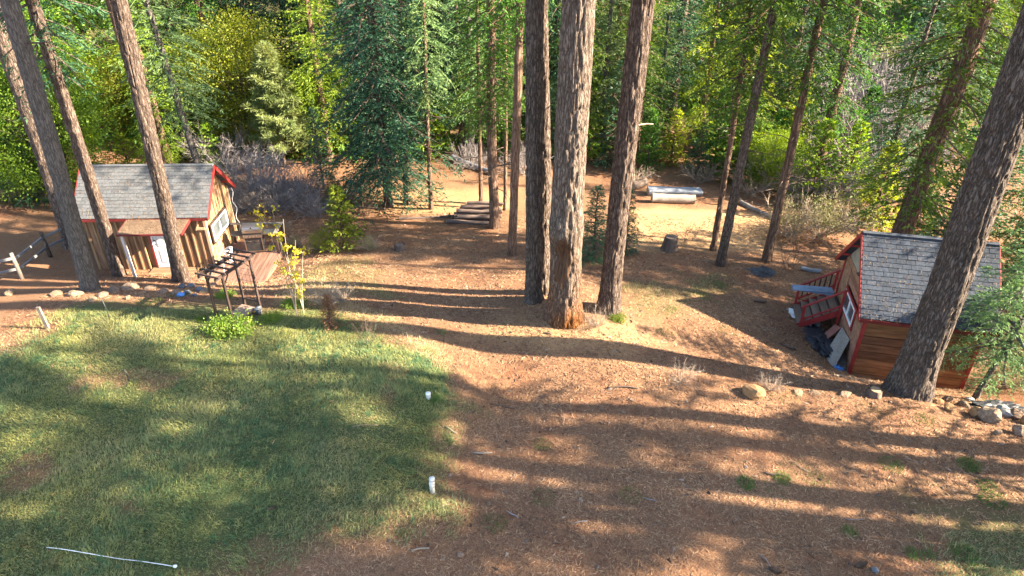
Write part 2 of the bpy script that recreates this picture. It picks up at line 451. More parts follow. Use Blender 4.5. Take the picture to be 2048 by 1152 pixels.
def tube_arrays(pts, radii, n=6, cap=True):
    pts = np.asarray(pts, float); radii = np.asarray(radii, float)
    k = len(pts)
    tan = np.gradient(pts, axis=0)
    tan /= np.linalg.norm(tan, axis=1, keepdims=True) + 1e-9
    ref = np.where(np.abs(tan[:, 2:3]) > 0.9, np.array([[1.0, 0, 0]]), np.array([[0, 0, 1.0]]))
    a = np.cross(tan, ref); a /= np.linalg.norm(a, axis=1, keepdims=True) + 1e-9
    b = np.cross(tan, a)
    th = np.linspace(0, 2 * np.pi, n, endpoint=False)
    v = (pts[:, None] + radii[:, None, None] * (np.cos(th)[None, :, None] * a[:, None] + np.sin(th)[None, :, None] * b[:, None])).reshape(-1, 3)
    i = np.arange(k - 1)[:, None] * n; j = np.arange(n)[None]; j2 = (j + 1) % n
    q = np.stack([i + j, i + j2, i + n + j2, i + n + j], -1).reshape(-1, 4)
    t = np.concatenate([q[:, [0, 2, 1]], q[:, [0, 3, 2]]])
    if cap:
        c0, c1 = len(v), len(v) + 1
        v = np.concatenate([v, pts[:1], pts[-1:]])
        jj = np.arange(n); j2 = (jj + 1) % n
        t = np.concatenate([t, np.stack([np.full(n, c0), jj, j2], -1), np.stack([np.full(n, c1), (k - 1) * n + j2, (k - 1) * n + jj], -1)])
    return v, t

def join(parts):
    vs, ts, o = [], [], 0
    for v, t in parts:
        vs.append(v); ts.append(t + o); o += len(v)
    return np.concatenate(vs), np.concatenate(ts)

def tube(name, parent, mat, pts, radii, n=8, smooth=True, loc=None):
    v, t = tube_arrays(pts, radii, n)
    return link(name, np_mesh(name, v, t, mat, smooth=smooth), parent, loc)

# ------------------------------------------------------------------ terrain
CTRL_PX = [(100, 1100, .2), (600, 1100, .12), (1200, 1100, -.08), (1900, 1100, -.2), (100, 850, .28), (500, 850, .28), (840, 850, .30), (985, 850, -.22),
           (1300, 850, -.15), (1800, 900, -.32), (90, 650, .18), (400, 670, .12), (700, 640, .0), (840, 690, .22), (925, 770, .22), (1000, 770, -.24), (1120, 650, .02),
           (1217, 626, -.08), (1070, 606, -.08), (960, 705, -.16), (1300, 760, -.12), (1150, 760, -.15), (900, 980, .05), (860, 960, .2), (1500, 790, -.3), (1650, 800, -.4), (1750, 800, -.5), (1815, 792, -.55), (1900, 825, -.55), (2040, 865, -.5),
           (1698, 750, -2.12), (1920, 785, -2.15), (1600, 655, -1.95), (1500, 660, -1.2), (1350, 640, -.65), (1435, 530, -1.6), (1530, 522, -1.8),
           (1340, 500, -1.5), (300, 605, -.05), (150, 605, .02), (180, 580, -.3), (250, 560, -1.0), (400, 575, -.7), (432, 548, -1.57), (235, 548, -1.3), (100, 505, -1.5),
           (540, 560, -1.4), (620, 540, -.95), (950, 440, -1.8), (780, 415, -1.9), (990, 455, -1.7), (1020, 510, -1.1), (850, 520, -1.0), (900, 570, -.5), (640, 590, -.25), (760, 600, -.2),
           (1350, 395, -2.0), (1250, 420, -1.9), (900, 350, -2.0), (500, 480, -1.5), (1450, 450, -1.9), (1800, 460, -2.6)]
CTRL_W = [(-16, 28, -1.7), (-25, 30, -1.2), (-12, 34, -2.0), (11.5, 22, -2.0), (15, 22, -2.2), (18, 15, -1.2), (22, 22, -3), (-60, 45, 3), (-20, 48, -1), (0, 48, -1.6), (20, 48, -1.5),
          (50, 45, 0), (-60, 90, 12), (0, 90, 9), (60, 90, 12), (-80, 160, 34), (0, 160, 32), (80, 160, 34), (-40, 10, .5), (40, 8, -1.5), (42, 25, -3), (-40, 25, -.5),
          (0, -20, .2), (-40, -20, .6), (40, -20, -.5), (0, 2, 0)]
cp = np.array([on_z(*c) for c in CTRL_PX] + [np.array(c, float) for c in CTRL_W])

def _U(r2):
    return np.where(r2 > 1e-9, 0.5 * r2 * np.log(np.maximum(r2, 1e-9)), 0)
_n = len(cp)
_d2 = ((cp[:, None, :2] - cp[None, :, :2]) ** 2).sum(-1)
_A = np.zeros((_n + 3, _n + 3))
_A[:_n, :_n] = _U(_d2) + np.eye(_n) * 0.06
_A[:_n, _n] = 1; _A[:_n, _n + 1:] = cp[:, :2]; _A[_n:, :_n] = _A[:_n, _n:].T
_w = np.linalg.solve(_A, np.r_[cp[:, 2], 0, 0, 0])

def hgt(x, y):
    x, y = np.atleast_1d(np.asarray(x, float)), np.atleast_1d(np.asarray(y, float))
    sh = x.shape
    x, y = x.ravel(), y.ravel()
    out = np.empty(len(x))
    for s in range(0, len(x), 40000):
        xx, yy = np.clip(x[s:s + 40000], -90, 90), np.clip(y[s:s + 40000], -25, 165)
        d2 = (xx[:, None] - cp[None, :, 0]) ** 2 + (yy[:, None] - cp[None, :, 1]) ** 2
        out[s:s + 40000] = _U(d2) @ _w[:_n] + _w[_n] + _w[_n + 1] * xx + _w[_n + 2] * yy
    near = sstep(60, 35, np.hypot(x, y - 15))
    out += 0.05 * near * fbm(x * 0.55, y * 0.55, 0, 3, 3) + 0.02 * near * fbm(x * 2.6, y * 2.6, 0, 2, 9)
    return out.reshape(sh)

def h1(x, y):
    return float(hgt([x], [y])[0])

def G(u, v, dz=0.0):
    """where the survey ray meets the ground"""
    z = -0.5
    for _ in range(14):
        p = on_z(u, v, z)
        z = 0.5 * z + 0.5 * h1(p[0], p[1])
    p = on_z(u, v, z)
    p[2] = h1(p[0], p[1]) + dz
    return p

def poly_sd(px, x, y):
    """signed distance to a polygon, positive inside"""
    P = np.asarray(px, float)
    d = np.full(x.shape, 1e9); ins = np.zeros(x.shape, bool)
    for i in range(len(P)):
        a, b = P[i], P[(i + 1) % len(P)]
        e = b - a
        t = np.clip(((x - a[0]) * e[0] + (y - a[1]) * e[1]) / (e @ e), 0, 1)
        d = np.minimum(d, np.hypot(x - a[0] - t * e[0], y - a[1] - t * e[1]))
        c = ((a[1] > y) != (b[1] > y)) & (x < (b[0] - a[0]) * (y - a[1]) / (b[1] - a[1] + 1e-12) + a[0])
        ins ^= c
    return np.where(ins, d, -d)

def world_poly(pxs):
    return [G(u, v)[:2] for u, v in pxs]
LAWN = world_poly([(-220, 720), (40, 700), (90, 640), (120, 612), (250, 600), (420, 596), (560, 612), (650, 600), (760, 640), (845, 690), (925, 760), (950, 815), (905, 865), (885, 930), (870, 985), (900, 1030), (790, 1062), (600, 1105), (430, 1160), (300, 1240), (-300, 1300)])
PATCH = world_poly([(1790, 1000), (1920, 960), (2100, 960), (2200, 1200), (1900, 1240), (1840, 1120)])
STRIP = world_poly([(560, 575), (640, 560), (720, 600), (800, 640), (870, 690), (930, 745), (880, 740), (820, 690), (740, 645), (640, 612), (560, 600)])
SIDE = world_poly([(1260, 560), (1420, 540), (1470, 580), (1440, 640), (1330, 650), (1255, 610)])
BACK = world_poly([(640, 520), (760, 510), (800, 540), (800, 600), (700, 590), (560, 560)])

def lawn_mask(x, y):
    n = 0.9 * fbm(x * 0.8, y * 0.8, 0, 3, 21) + 0.45 * fbm(x * 3.2, y * 3.2, 0, 2, 5)
    a = sstep(-0.6, 1.1, poly_sd(LAWN, x, y) + n) * (1 - 0.62 * sstep(0.30, 0.55, fbm(x * 0.62, y * 0.62, 0, 4, 73)))
    b = 0.75 * sstep(-0.3, 1.2, poly_sd(PATCH, x, y) + 1.4 * n)
    c = 0.5 * sstep(-0.2, 0.9, poly_sd(SIDE, x, y) + 1.5 * n)
    d = 0.4 * sstep(-0.2, 0.8, poly_sd(BACK, x, y) + 1.5 * n)
    return np.maximum.reduce([a, b, c, d])

GLOW = [(world_poly(q), w) for q, w in (([(1255, 415), (1400, 418), (1545, 430), (1545, 505), (1400, 500), (1255, 500)], .8), ([(700, 378), (1040, 378), (1040, 420), (880, 428), (700, 418)], .55), ([(1000, 640), (1080, 632), (1250, 640), (1330, 690), (1250, 720), (1000, 690), (900, 680)], .6))]  # pools of sunlight painted into the ground colour as paler straw

def painted_sun_and_dry(x, y):
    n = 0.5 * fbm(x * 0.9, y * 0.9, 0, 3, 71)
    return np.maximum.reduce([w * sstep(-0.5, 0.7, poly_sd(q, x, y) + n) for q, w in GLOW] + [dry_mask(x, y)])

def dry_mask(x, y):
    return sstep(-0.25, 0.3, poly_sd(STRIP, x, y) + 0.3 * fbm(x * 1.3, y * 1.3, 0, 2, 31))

def axis(lo, hi, fine, far_lo, far_hi, g=1.16):
    a = list(np.arange(lo, hi, fine))
    s, x = fine, lo
    left = []
    while x > far_lo:
        s *= g; x -= s; left.append(x)
    s, x = fine, a[-1]
    right = []
    while x < far_hi:
        s *= g; x += s; right.append(x)
    return np.array(left[::-1] + a + right)

gx, gy = axis(-21, 21, 0.19, -420, 420), axis(3, 36, 0.17, -160, 520)
XX, YY = np.meshgrid(gx, gy)
ZZ = hgt(XX, YY)
nx, ny = len(gx), len(gy)
gv = np.stack([XX, YY, ZZ], -1).reshape(-1, 3)
i = (np.arange(ny - 1)[:, None] * nx + np.arange(nx - 1)[None]).ravel()
gt = np.concatenate([np.stack([i, i + 1, i + nx + 1], -1), np.stack([i, i + nx + 1, i + nx], -1)])

def ground_material():
    m, nt, b = new_mat('forest_floor')
    L = nt.links.new
    tc = nd(nt, 'ShaderNodeTexCoord')
    mp = nd(nt, 'ShaderNodeMapping'); L(tc.outputs['Object'], mp.inputs['Vector'])
    n1 = noise(nt, mp, 0.6, 5, 0.65); n2 = noise(nt, mp, 5.0, 6, 0.7); n3 = noise(nt, mp, 34.0, 4, 0.75)
    litter = ramp(nt, [(0.30, (0.085, 0.040, 0.023)), (0.5, (0.19, 0.100, 0.055)), (0.70, (0.34, 0.195, 0.108))])
    L(n3.outputs['Fac'], litter.inputs['Fac'])
    soil = ramp(nt, [(0.3, (0.12, 0.050, 0.028)), (0.7, (0.27, 0.135, 0.070))]); L(n2.outputs['Fac'], soil.inputs['Fac'])
    s1 = nd(nt, 'ShaderNodeMapRange'); s1.inputs['From Min'].default_value = 0.48; s1.inputs['From Max'].default_value = 0.64
    L(n1.outputs['Fac'], s1.inputs['Value'])
    a = nd(nt, 'ShaderNodeMix', data_type='RGBA'); L(s1.outputs[0], a.inputs[0]); L(litter.outputs[0], a.inputs[6]); L(soil.outputs[0], a.inputs[7])
    thatch = ramp(nt, [(0.3, (0.035, 0.048, 0.018)), (0.55, (0.085, 0.095, 0.036)), (0.75, (0.17, 0.15, 0.075))]); L(n3.outputs['Fac'], thatch.inputs['Fac'])
    at = nd(nt, 'ShaderNodeAttribute', attribute_name='lawn')
    c = nd(nt, 'ShaderNodeMix', data_type='RGBA'); L(at.outputs['Fac'], c.inputs[0]); L(a.outputs[2], c.inputs[6]); L(thatch.outputs[0], c.inputs[7])
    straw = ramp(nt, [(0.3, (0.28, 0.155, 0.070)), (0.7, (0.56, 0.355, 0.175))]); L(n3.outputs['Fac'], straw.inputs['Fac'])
    ad = nd(nt, 'ShaderNodeAttribute', attribute_name='dry')  # holds the dry bank grass and also the painted sunlight
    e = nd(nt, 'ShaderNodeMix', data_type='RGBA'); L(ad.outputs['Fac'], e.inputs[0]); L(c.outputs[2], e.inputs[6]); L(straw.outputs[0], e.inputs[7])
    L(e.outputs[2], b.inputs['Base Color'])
    b.inputs['Roughness'].default_value = 0.95; b.inputs['Specular IOR Level'].default_value = 0.1
    s = nd(nt, 'ShaderNodeMath', operation='ADD'); L(n2.outputs['Fac'], s.inputs[0]); L(n3.outputs['Fac'], s.inputs[1])
    bump(nt, b, s.outputs[0], 0.8, 0.05)
    MATS['forest_floor'] = m
ground_material()
gm = np_mesh('ground', gv, gt, 'forest_floor', smooth=True)
def green_cover(x, y):                                      # turf, and moss and low growth under the wood
    return np.maximum(lawn_mask(x, y), 0.85 * sstep(40, 46, y + 1.5 * fbm(x * 0.2, y * 0.2, 0, 2, 19)))

for nm, f in (('lawn', green_cover), ('dry', painted_sun_and_dry)):  # the second mask mixes real dry grass with painted sunlight
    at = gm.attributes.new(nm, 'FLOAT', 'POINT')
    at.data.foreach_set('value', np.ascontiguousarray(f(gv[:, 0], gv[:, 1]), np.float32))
ground = tag(link('ground', gm), 'needle covered forest clearing sloping down between the two cabins', kind='structure')

# ------------------------------------------------------------------ grass, dry grass and needle straw (uncountable)
def sample(n, box_, fn):
    x = rng.uniform(box_[0], box_[1], n); y = rng.uniform(box_[2], box_[3], n)
    k = rng.random(n) < fn(x, y)
    return x[k], y[k]

def blades(x, y, length, width, lean, col):
    n = len(x)
    z = hgt(x, y)
    az = rng.uniform(0, 2 * np.pi, n)
    sw = fbm(x * 0.7, y * 0.7, 0, 2, 77) * 5                                # blades lie over in swirls
    la = sw + rng.normal(0, 0.9, n)
    p = np.stack([x, y, z - 0.01], -1)
    w = np.stack([np.cos(az), np.sin(az), 0 * az], -1) * width[:, None] / 2
    d = np.stack([np.cos(la), np.sin(la), 0 * la], -1)
    up = np.array([0, 0, 1.0])
    m = p + (d * (lean * 0.30)[:, None] + up * (1 - 0.25 * lean)[:, None] * 0.55) * length[:, None]
    t = p + (d * (lean * 0.95)[:, None] + up * (1 - 0.65 * lean)[:, None]) * length[:, None]
    v = np.stack([p - w, p + w, m - w * 0.75, m + w * 0.75, t], 1).reshape(-1, 3)
    b = np.arange(n)[:, None] * 5
    tr = np.concatenate([b + np.array([0, 1, 3]), b + np.array([0, 3, 2]), b + np.array([2, 3, 4])])
    return v, tr, np.repeat(col, 5, axis=0)

def mixc(a, b, t):
    return np.asarray(a)[None] * (1 - t[:, None]) + np.asarray(b)[None] * t[:, None]

fade = lambda y: np.clip(1.25 - (y - 7) * 0.035, 0.5, 1)
def lawn_density(x, y):
    m = lawn_mask(x, y)
    return np.where(m > 0.12, m, 0) * (0.5 + 0.65 * sstep(-.4, .4, fbm(x * 1.1, y * 1.1, 0, 3, 61))) * fade(y)
gx_, gy_ = sample(330000, (-17, 0.5, 4.6, 18.5), lawn_density)
g2 = [sample(60000, b_, lawn_density) for b_ in ((5, 13, 4.6, 10), (-8, 9, 17.5, 26))]
gx_ = np.concatenate([gx_] + [g[0] for g in g2]); gy_ = np.concatenate([gy_] + [g[1] for g in g2])
hgtn = 0.5 * sstep(-.5, .6, fbm(gx_ * 0.8, gy_ * 0.8, 0, 3, 41)) + 0.5 * sstep(-.3, .6, fbm(gx_ * 3.1, gy_ * 3.1, 0, 2, 42))
tone = np.clip(0.5 + 0.7 * fbm(gx_ * 0.33, gy_ * 0.33, 0, 3, 51) + 0.55 * fbm(gx_ * 2.6, gy_ * 2.6, 0, 2, 52) + rng.normal(0, 0.16, len(gx_)), 0, 1)
c = mixc((0.062, 0.145, 0.068), (0.31, 0.30, 0.095), tone)
dryness = np.clip(sstep(-0.1, 0.8, fbm(gx_ * 0.5, gy_ * 0.5, 0, 3, 91) + 0.35 * rng.normal(0, 1, len(gx_))) + sstep(0.8, 0.2, lawn_mask(gx_, gy_)) * 0.5, 0, 1)
c = c * (1 - dryness[:, None] * 0.8) + np.array([[0.36, 0.30, 0.14]]) * dryness[:, None] * 0.8
c *= rng.uniform(0.7, 1.25, (len(c), 1))
v, t, c5 = blades(gx_, gy_, (0.06 + 0.16 * hgtn) * rng.uniform(0.6, 1.35, len(gx_)), rng.uniform(0.009, 0.017, len(gx_)), np.clip(rng.normal(0.75, 0.25, len(gx_)), 0.1, 1.15), c)
tag(link('lawn_grass', np_mesh('lawn_grass', v, t, 'grass_blades', col=c5)), 'uneven green lawn grass mixed with yellowed blades', 'grass', kind='stuff')

dx_, dy_ = sample(90000, (-10, 3, 13, 24), lambda x, y: dry_mask(x, y) * 0.8)
c = mixc((0.32, 0.23, 0.11), (0.62, 0.50, 0.30), rng.random(len(dx_))) * rng.uniform(0.8, 1.1, (len(dx_), 1))
v, t, c5 = blades(dx_, dy_, rng.uniform(0.08, 0.22, len(dx_)), rng.uniform(0.006, 0.012, len(dx_)), rng.uniform(0.2, 1.0, len(dx_)), c)
tag(link('dry_grass', np_mesh('dry_grass', v, t, 'grass_blades', col=c5)), 'pale straw coloured dry grass along the bank beside the lawn', 'dry grass', kind='stuff')

def tufts(spots):
    xs, ys, ls = [], [], []
    for u, v_, r, n, l in spots:
        p = G(u, v_)
        a = rng.uniform(0, 2 * np.pi, n); q = r * np.sqrt(rng.random(n))
        xs.append(p[0] + q * np.cos(a)); ys.append(p[1] + q * np.sin(a)); ls.append(l * rng.uniform(0.5, 1.2, n))
    return np.concatenate(xs), np.concatenate(ys), np.concatenate(ls)
tx, ty, tl = tufts([(1492, 968, .22, 260, .16), (1565, 960, .20, 240, .16), (1780, 930, .30, 260, .12), (1938, 930, .28, 380, .16), (1970, 970, .24, 220, .13), (1982, 1000, .3, 330, .15), (1700, 1065, .18, 160, .12),
                   (1925, 1110, .3, 300, .15), (1826, 1110, .18, 140, .13), (1860, 1110, .15, 90, .12), (1085, 890, .25, 120, .14), (1085, 995, .3, 120, .14), (1260, 990, .3, 140, .1), (1850, 840, .3, 200, .1), (1640, 960, .3, 120, .1),
                   (990, 1045, .3, 140, .15), (870, 800, .15, 120, .2), (300, 605, .4, 160, .2), (360, 590, .4, 120, .22), (1345, 620, .3, 160, .12), (1400, 590, .5, 240, .12), (1440, 570, .3, 160, .15),
                   (1570, 790, .5, 120, .1), (1450, 660, .4, 160, .12), (1330, 665, .3, 160, .13), (1750, 820, .5, 150, .1), (1600, 950, .5, 200, .09), (1540, 990, .4, 120, .08)])
c = mixc((0.045, 0.11, 0.03), (0.14, 0.20, 0.04), rng.random(len(tx)))
v, t, c5 = blades(tx, ty, tl, rng.uniform(0.007, 0.013, len(tx)), rng.uniform(0.1, 0.9, len(tx)), c)
tag(link('grass_tufts', np_mesh('grass_tufts', v, t, 'grass_blades', col=c5)), 'scattered small green grass tufts on the needle covered drive', 'grass', kind='stuff')

def straw_density(x, y):
    return (1 - 0.96 * lawn_mask(x, y)) * (0.4 + 0.6 * sstep(-0.5, 0.3, fbm(x * 0.9, y * 0.9, 0, 3, 14))) * np.clip(1.3 - (y - 6) * 0.05, 0.18, 1)
sx, sy = sample(430000, (-16, 15, 4.4, 30), straw_density)
n = len(sx)
a = rng.uniform(0, 2 * np.pi, n) + 0.8 * fbm(sx, sy, 0, 2, 8)
ln = rng.uniform(0.05, 0.15, n) * (1 + 0.02 * (sy - 6)); wd = rng.uniform(0.004, 0.009, n) * (1 + 0.04 * (sy - 6))
d = np.stack([np.cos(a), np.sin(a), rng.normal(0.05, 0.12, n)], -1); w = np.stack([-np.sin(a), np.cos(a), rng.normal(0, 0.4, n)], -1)
p = np.stack([sx, sy, hgt(sx, sy) + rng.uniform(0.002, 0.02, n)], -1)
v = np.stack([p - w * wd[:, None], p + w * wd[:, None], p + d * ln[:, None]], 1).reshape(-1, 3)
tone = np.clip(0.45 + 0.5 * fbm(sx * 0.8, sy * 0.8, 0, 3, 15) + rng.normal(0, 0.25, n), 0, 1)
c = mixc((0.085, 0.040, 0.024), (0.40, 0.237, 0.132), tone)
tag(link('fallen_needles', np_mesh('fallen_needles', v, np.arange(3 * n).reshape(-1, 3), 'needle_straw', col=np.repeat(c, 3, axis=0))), 'rust brown fallen pine needles strewn over the bare ground', 'pine needles', kind='stuff')

# bark flakes and twig bits among the needles (uncountable)
bx_, by_ = sample(9000, (-14, 15, 4.6, 30), lambda x, y: (1 - lawn_mask(x, y)) * (0.25 + 0.75 * sstep(0.0, 0.5, fbm(x * 0.7, y * 0.7, 0, 3, 17))))
parts = []
for x, y, z in zip(bx_, by_, hgt(bx_, by_)):
    a_ = rng.uniform(0, 6.28); L_ = rng.uniform(0.03, 0.11) if rng.random() < 0.6 else rng.uniform(0.10, 0.34)
    d_ = np.array([math.cos(a_), math.sin(a_), rng.normal(0, .12)]); w_ = np.array([-math.sin(a_), math.cos(a_), rng.normal(0, .3)]) * (0.35 * L_ if L_ < 0.11 else 0.009)
    p_ = np.array([x, y, z + 0.018])
    up_ = np.array([0, 0, 0.012])
    parts.append((np.array([p_ - w_, p_ + d_ * L_ - w_ * .6, p_ + d_ * L_ * 1.1 + w_ * .3, p_ + w_, p_ + up_ + d_ * L_ * 0.5]), np.array([[0, 1, 4], [1, 2, 4], [2, 3, 4], [3, 0, 4]])))
v, t = join(parts)
cc = np.repeat(mixc((0.035, 0.022, 0.016), (0.30, 0.22, 0.16), rng.random(len(bx_)) ** 1.6), 5, axis=0)
tag(link('bark_debris', np_mesh('bark_debris', v, t, 'needle_straw', col=cc)), 'dark bark flakes and twig bits scattered in the needle litter', 'debris', kind='stuff')

# taller rosettes of grass that make the lawn clumpy (part of the same uncountable turf)
kx, ky = sample(9000, (-17, 0.5, 4.6, 18.5), lambda x, y: sstep(0.25, 0.7, lawn_mask(x, y)) * (0.15 + 0.85 * sstep(-0.1, 0.5, fbm(x * 0.9, y * 0.9, 0, 3, 63))))
m_ = 20
q_ = rng.normal(0, 0.055, (2, len(kx), m_)) * rng.uniform(0.5, 1.5, (1, len(kx), 1))
rx_, ry_ = (kx[:, None] + q_[0]).ravel(), (ky[:, None] + q_[1]).ravel()
kt = np.repeat(rng.random(len(kx)), m_)
c = mixc((0.045, 0.13, 0.06), (0.34, 0.33, 0.12), np.clip(kt + rng.normal(0, .12, len(kt)), 0, 1))
v, t, c5 = blades(rx_, ry_, np.repeat(rng.uniform(0.10, 0.24, len(kx)), m_) * rng.uniform(0.6, 1.2, len(kt)), rng.uniform(0.009, 0.016, len(kt)), rng.uniform(0.3, 1.1, len(kt)), c)
tag(link('grass_clumps', np_mesh('grass_clumps', v, t, 'grass_blades', col=c5)), 'taller clumps of green and straw coloured grass in the lawn', 'grass', kind='stuff')

# ------------------------------------------------------------------ trees
def trunk_arrays(top, r0, r1, flare=0.35, nseg=24, nring=40, seed=0, relief=0.0, bulge=None, fine_to=None, wob=0.06, kxy=12.0, kz=2.0):
    """tapered trunk from the origin to top (a local vector), with root flare and furrowed bark"""
    top = np.asarray(top, float)
    if fine_to:
        s = np.r_[np.linspace(0, fine_to / top[2], nring), np.linspace(fine_to / top[2], 1, 12)[1:]]
    else:
        s = np.linspace(0, 1, nring) ** 1.15
    z = s * top[2]
    zz = np.r_[z]; zz[0] -= 0.35
    c = np.stack([top[0] * s + wob * vnoise(z * 0.22, seed, 0.5, 1), top[1] * s + wob * vnoise(z * 0.22, seed + 9, 0.5, 2), zz], -1)
    c[:, :2] -= c[0, :2]
    rad = r1 + (r0 - r1) * (1 - s) ** 0.8 + r0 * flare * np.exp(-z / (0.9 * r0 + 0.15))
    th = np.linspace(0, 2 * np.pi, nseg, endpoint=False)
    ct, st_ = np.cos(th)[None], np.sin(th)[None]
    Rr = rad[:, None] * np.ones((1, nseg))
    Z = zz[:, None] * np.ones((1, nseg))
    Rr = Rr * (1 + 0.05 * vnoise(ct * 1.3 + seed, st_ * 1.3, Z * 0.25, 4))
    Rr = Rr + (r0 * 0.12 * np.exp(-np.maximum(z, 0) / (0.8 * r0 + 0.1)))[:, None] * vnoise(ct * 2.2 + seed, st_ * 2.2, 0 * Z, 5)
    if relief:
        a = vnoise(ct * r0 * kxy + seed, st_ * r0 * kxy, Z * kz, 6) + 0.5 * vnoise(ct * r0 * kxy * 2.1, st_ * r0 * kxy * 2.1 + seed, Z * kz * 1.7, 7)
        Rr = Rr + relief * 1.25 * (sstep(0.0, 0.45, np.abs(a)) - 0.6)
    if bulge:
        zb, wb, amp, ang = bulge
        face = np.clip(np.cos(th - ang), 0, 1)[None] ** 1.5
        Rr = Rr + r0 * amp * np.exp(-((Z - zb) / wb) ** 2) * (0.35 + 0.65 * face)
        Rr = Rr - r0 * 0.38 * sstep(0.72, 1.0, np.cos(th - ang + 0.15))[None] * np.exp(-((Z - zb + wb * 2.0) / (wb * 1.15)) ** 2)
    v = np.stack([c[:, 0:1] + Rr * ct, c[:, 1:2] + Rr * st_, Z], -1).reshape(-1, 3)
    k = len(s)
    i = np.arange(k - 1)[:, None] * nseg; j = np.arange(nseg)[None]; j2 = (j + 1) % nseg
    q = np.stack([i + j, i + j2, i + nseg + j2, i + nseg + j], -1).reshape(-1, 4)
    t = np.concatenate([q[:, [0, 1, 2]], q[:, [0, 2, 3]]])
    return v, t

def unit(a):
    return a / (np.linalg.norm(a, axis=-1, keepdims=True) + 1e-9)

def leaf_tris(p, d, ln, wd, rs, flat=0.5):
    """one slim triangle per leaf or needle spray"""
    n = unit(np.cross(d, np.array([0, 0, 1.0])) * flat + rs.normal(0, 1, d.shape) * (1 - flat))
    n = unit(n - d * (n * d).sum(-1, keepdims=True))
    m = p + d * (ln * 0.45)[:, None]
    v = np.stack([p, m + n * wd[:, None] / 2, p + d * ln[:, None], m - n * wd[:, None] / 2], 1).reshape(-1, 3)
    b = np.arange(len(p))[:, None] * 4
    return v, np.concatenate([b + np.array([0, 1, 2]), b + np.array([0, 2, 3])])

def conifer(seed, H, Rm, nbr, el=(25, -15), droop=0.35, leaf=(0.20, 0.055), step=0.20, lstep=0.075, spread=0.42, gap=0.0, low=0.55, tip_up=0.0, power=0.8, hang=0.25):
    """crown of a conifer: whorled limbs, side twigs, needle sprays; two materials (needles, bark)"""
    rs = np.random.default_rng(seed)
    P, D, LN, WD, limbs = [], [], [], [], []
    for b in range(nbr):
        t = (b + rs.random()) / nbr
        if rs.random() < gap: continue
        z = H * t
        prof = Rm * ((1 - t) ** power * min(1.0, low + t * 3.0) + 0.03)
        L = prof * rs.uniform(0.6, 1.12)
        az = b * 2.39996 + rs.normal(0, 0.35)
        e = R(el[1] + (el[0] - el[1]) * t + rs.normal(0, 7))
        f = np.array([math.cos(az), math.sin(az), 0]); sd_ = np.array([-math.sin(az), math.cos(az), 0])
        def at(s):
            s = np.asarray(s)
            return (f[None] * (L * s * math.cos(e))[:, None] + np.array([0, 0, 1.0])[None] * (z + L * (math.sin(e) * s - droop * s ** 2 + tip_up * s ** 4))[:, None]
                    + sd_[None] * (0.06 * L * np.sin(s * 4 + seed + b))[:, None])
        ss = np.linspace(0, 1, 5)
        limbs.append(tube_arrays(at(ss), (0.012 + 0.011 * L) * (1 - 0.85 * ss) + 0.003, 3, False))
        m = max(4, int(L / step))
        s = np.sort(rs.uniform(0.10, 1.0, m)); s[-1] = 1.0
        o = at(s); tn = unit(at(np.minimum(s + 0.02, 1.02)) - at(s - 0.02))
        for side in (-1, 1):
            tl = (L * spread * (1 - 0.72 * s) * np.minimum(1, 0.35 + s * 2.2) + 0.10) * rs.uniform(0.65, 1.2, m)
            an = np.radians(rs.normal(52, 10, m))
            td = unit(tn * np.cos(an)[:, None] + sd_[None] * side * np.sin(an)[:, None] + np.array([0, 0, 1.0]) * rs.normal(-0.05, 0.16, m)[:, None])
            k = np.maximum(3, (tl / lstep).astype(int))
            idx = np.repeat(np.arange(m), k)
            q = rs.random(len(idx))
            pp = o[idx] + td[idx] * (q * tl[idx])[:, None] + np.array([0, 0, -1.0]) * (hang * tl[idx] * q ** 2)[:, None]
            pr = unit(np.cross(td[idx], np.array([0, 0, 1.0])))
            sg = rs.choice([-1, 1], len(idx))
            dd = unit(td[idx] * 0.8 + pr * (sg * rs.uniform(0.2, 0.8, len(idx)))[:, None] + np.array([0, 0, 1.0]) * rs.normal(-0.12, 0.28, len(idx))[:, None])
            P.append(pp); D.append(dd)
            sc = rs.uniform(0.7, 1.3, len(idx))
            LN.append(leaf[0] * sc); WD.append(leaf[1] * sc)
    lv = leaf_tris(np.concatenate(P), np.concatenate(D), np.concatenate(LN), np.concatenate(WD), rs)
    return lv, join(limbs)

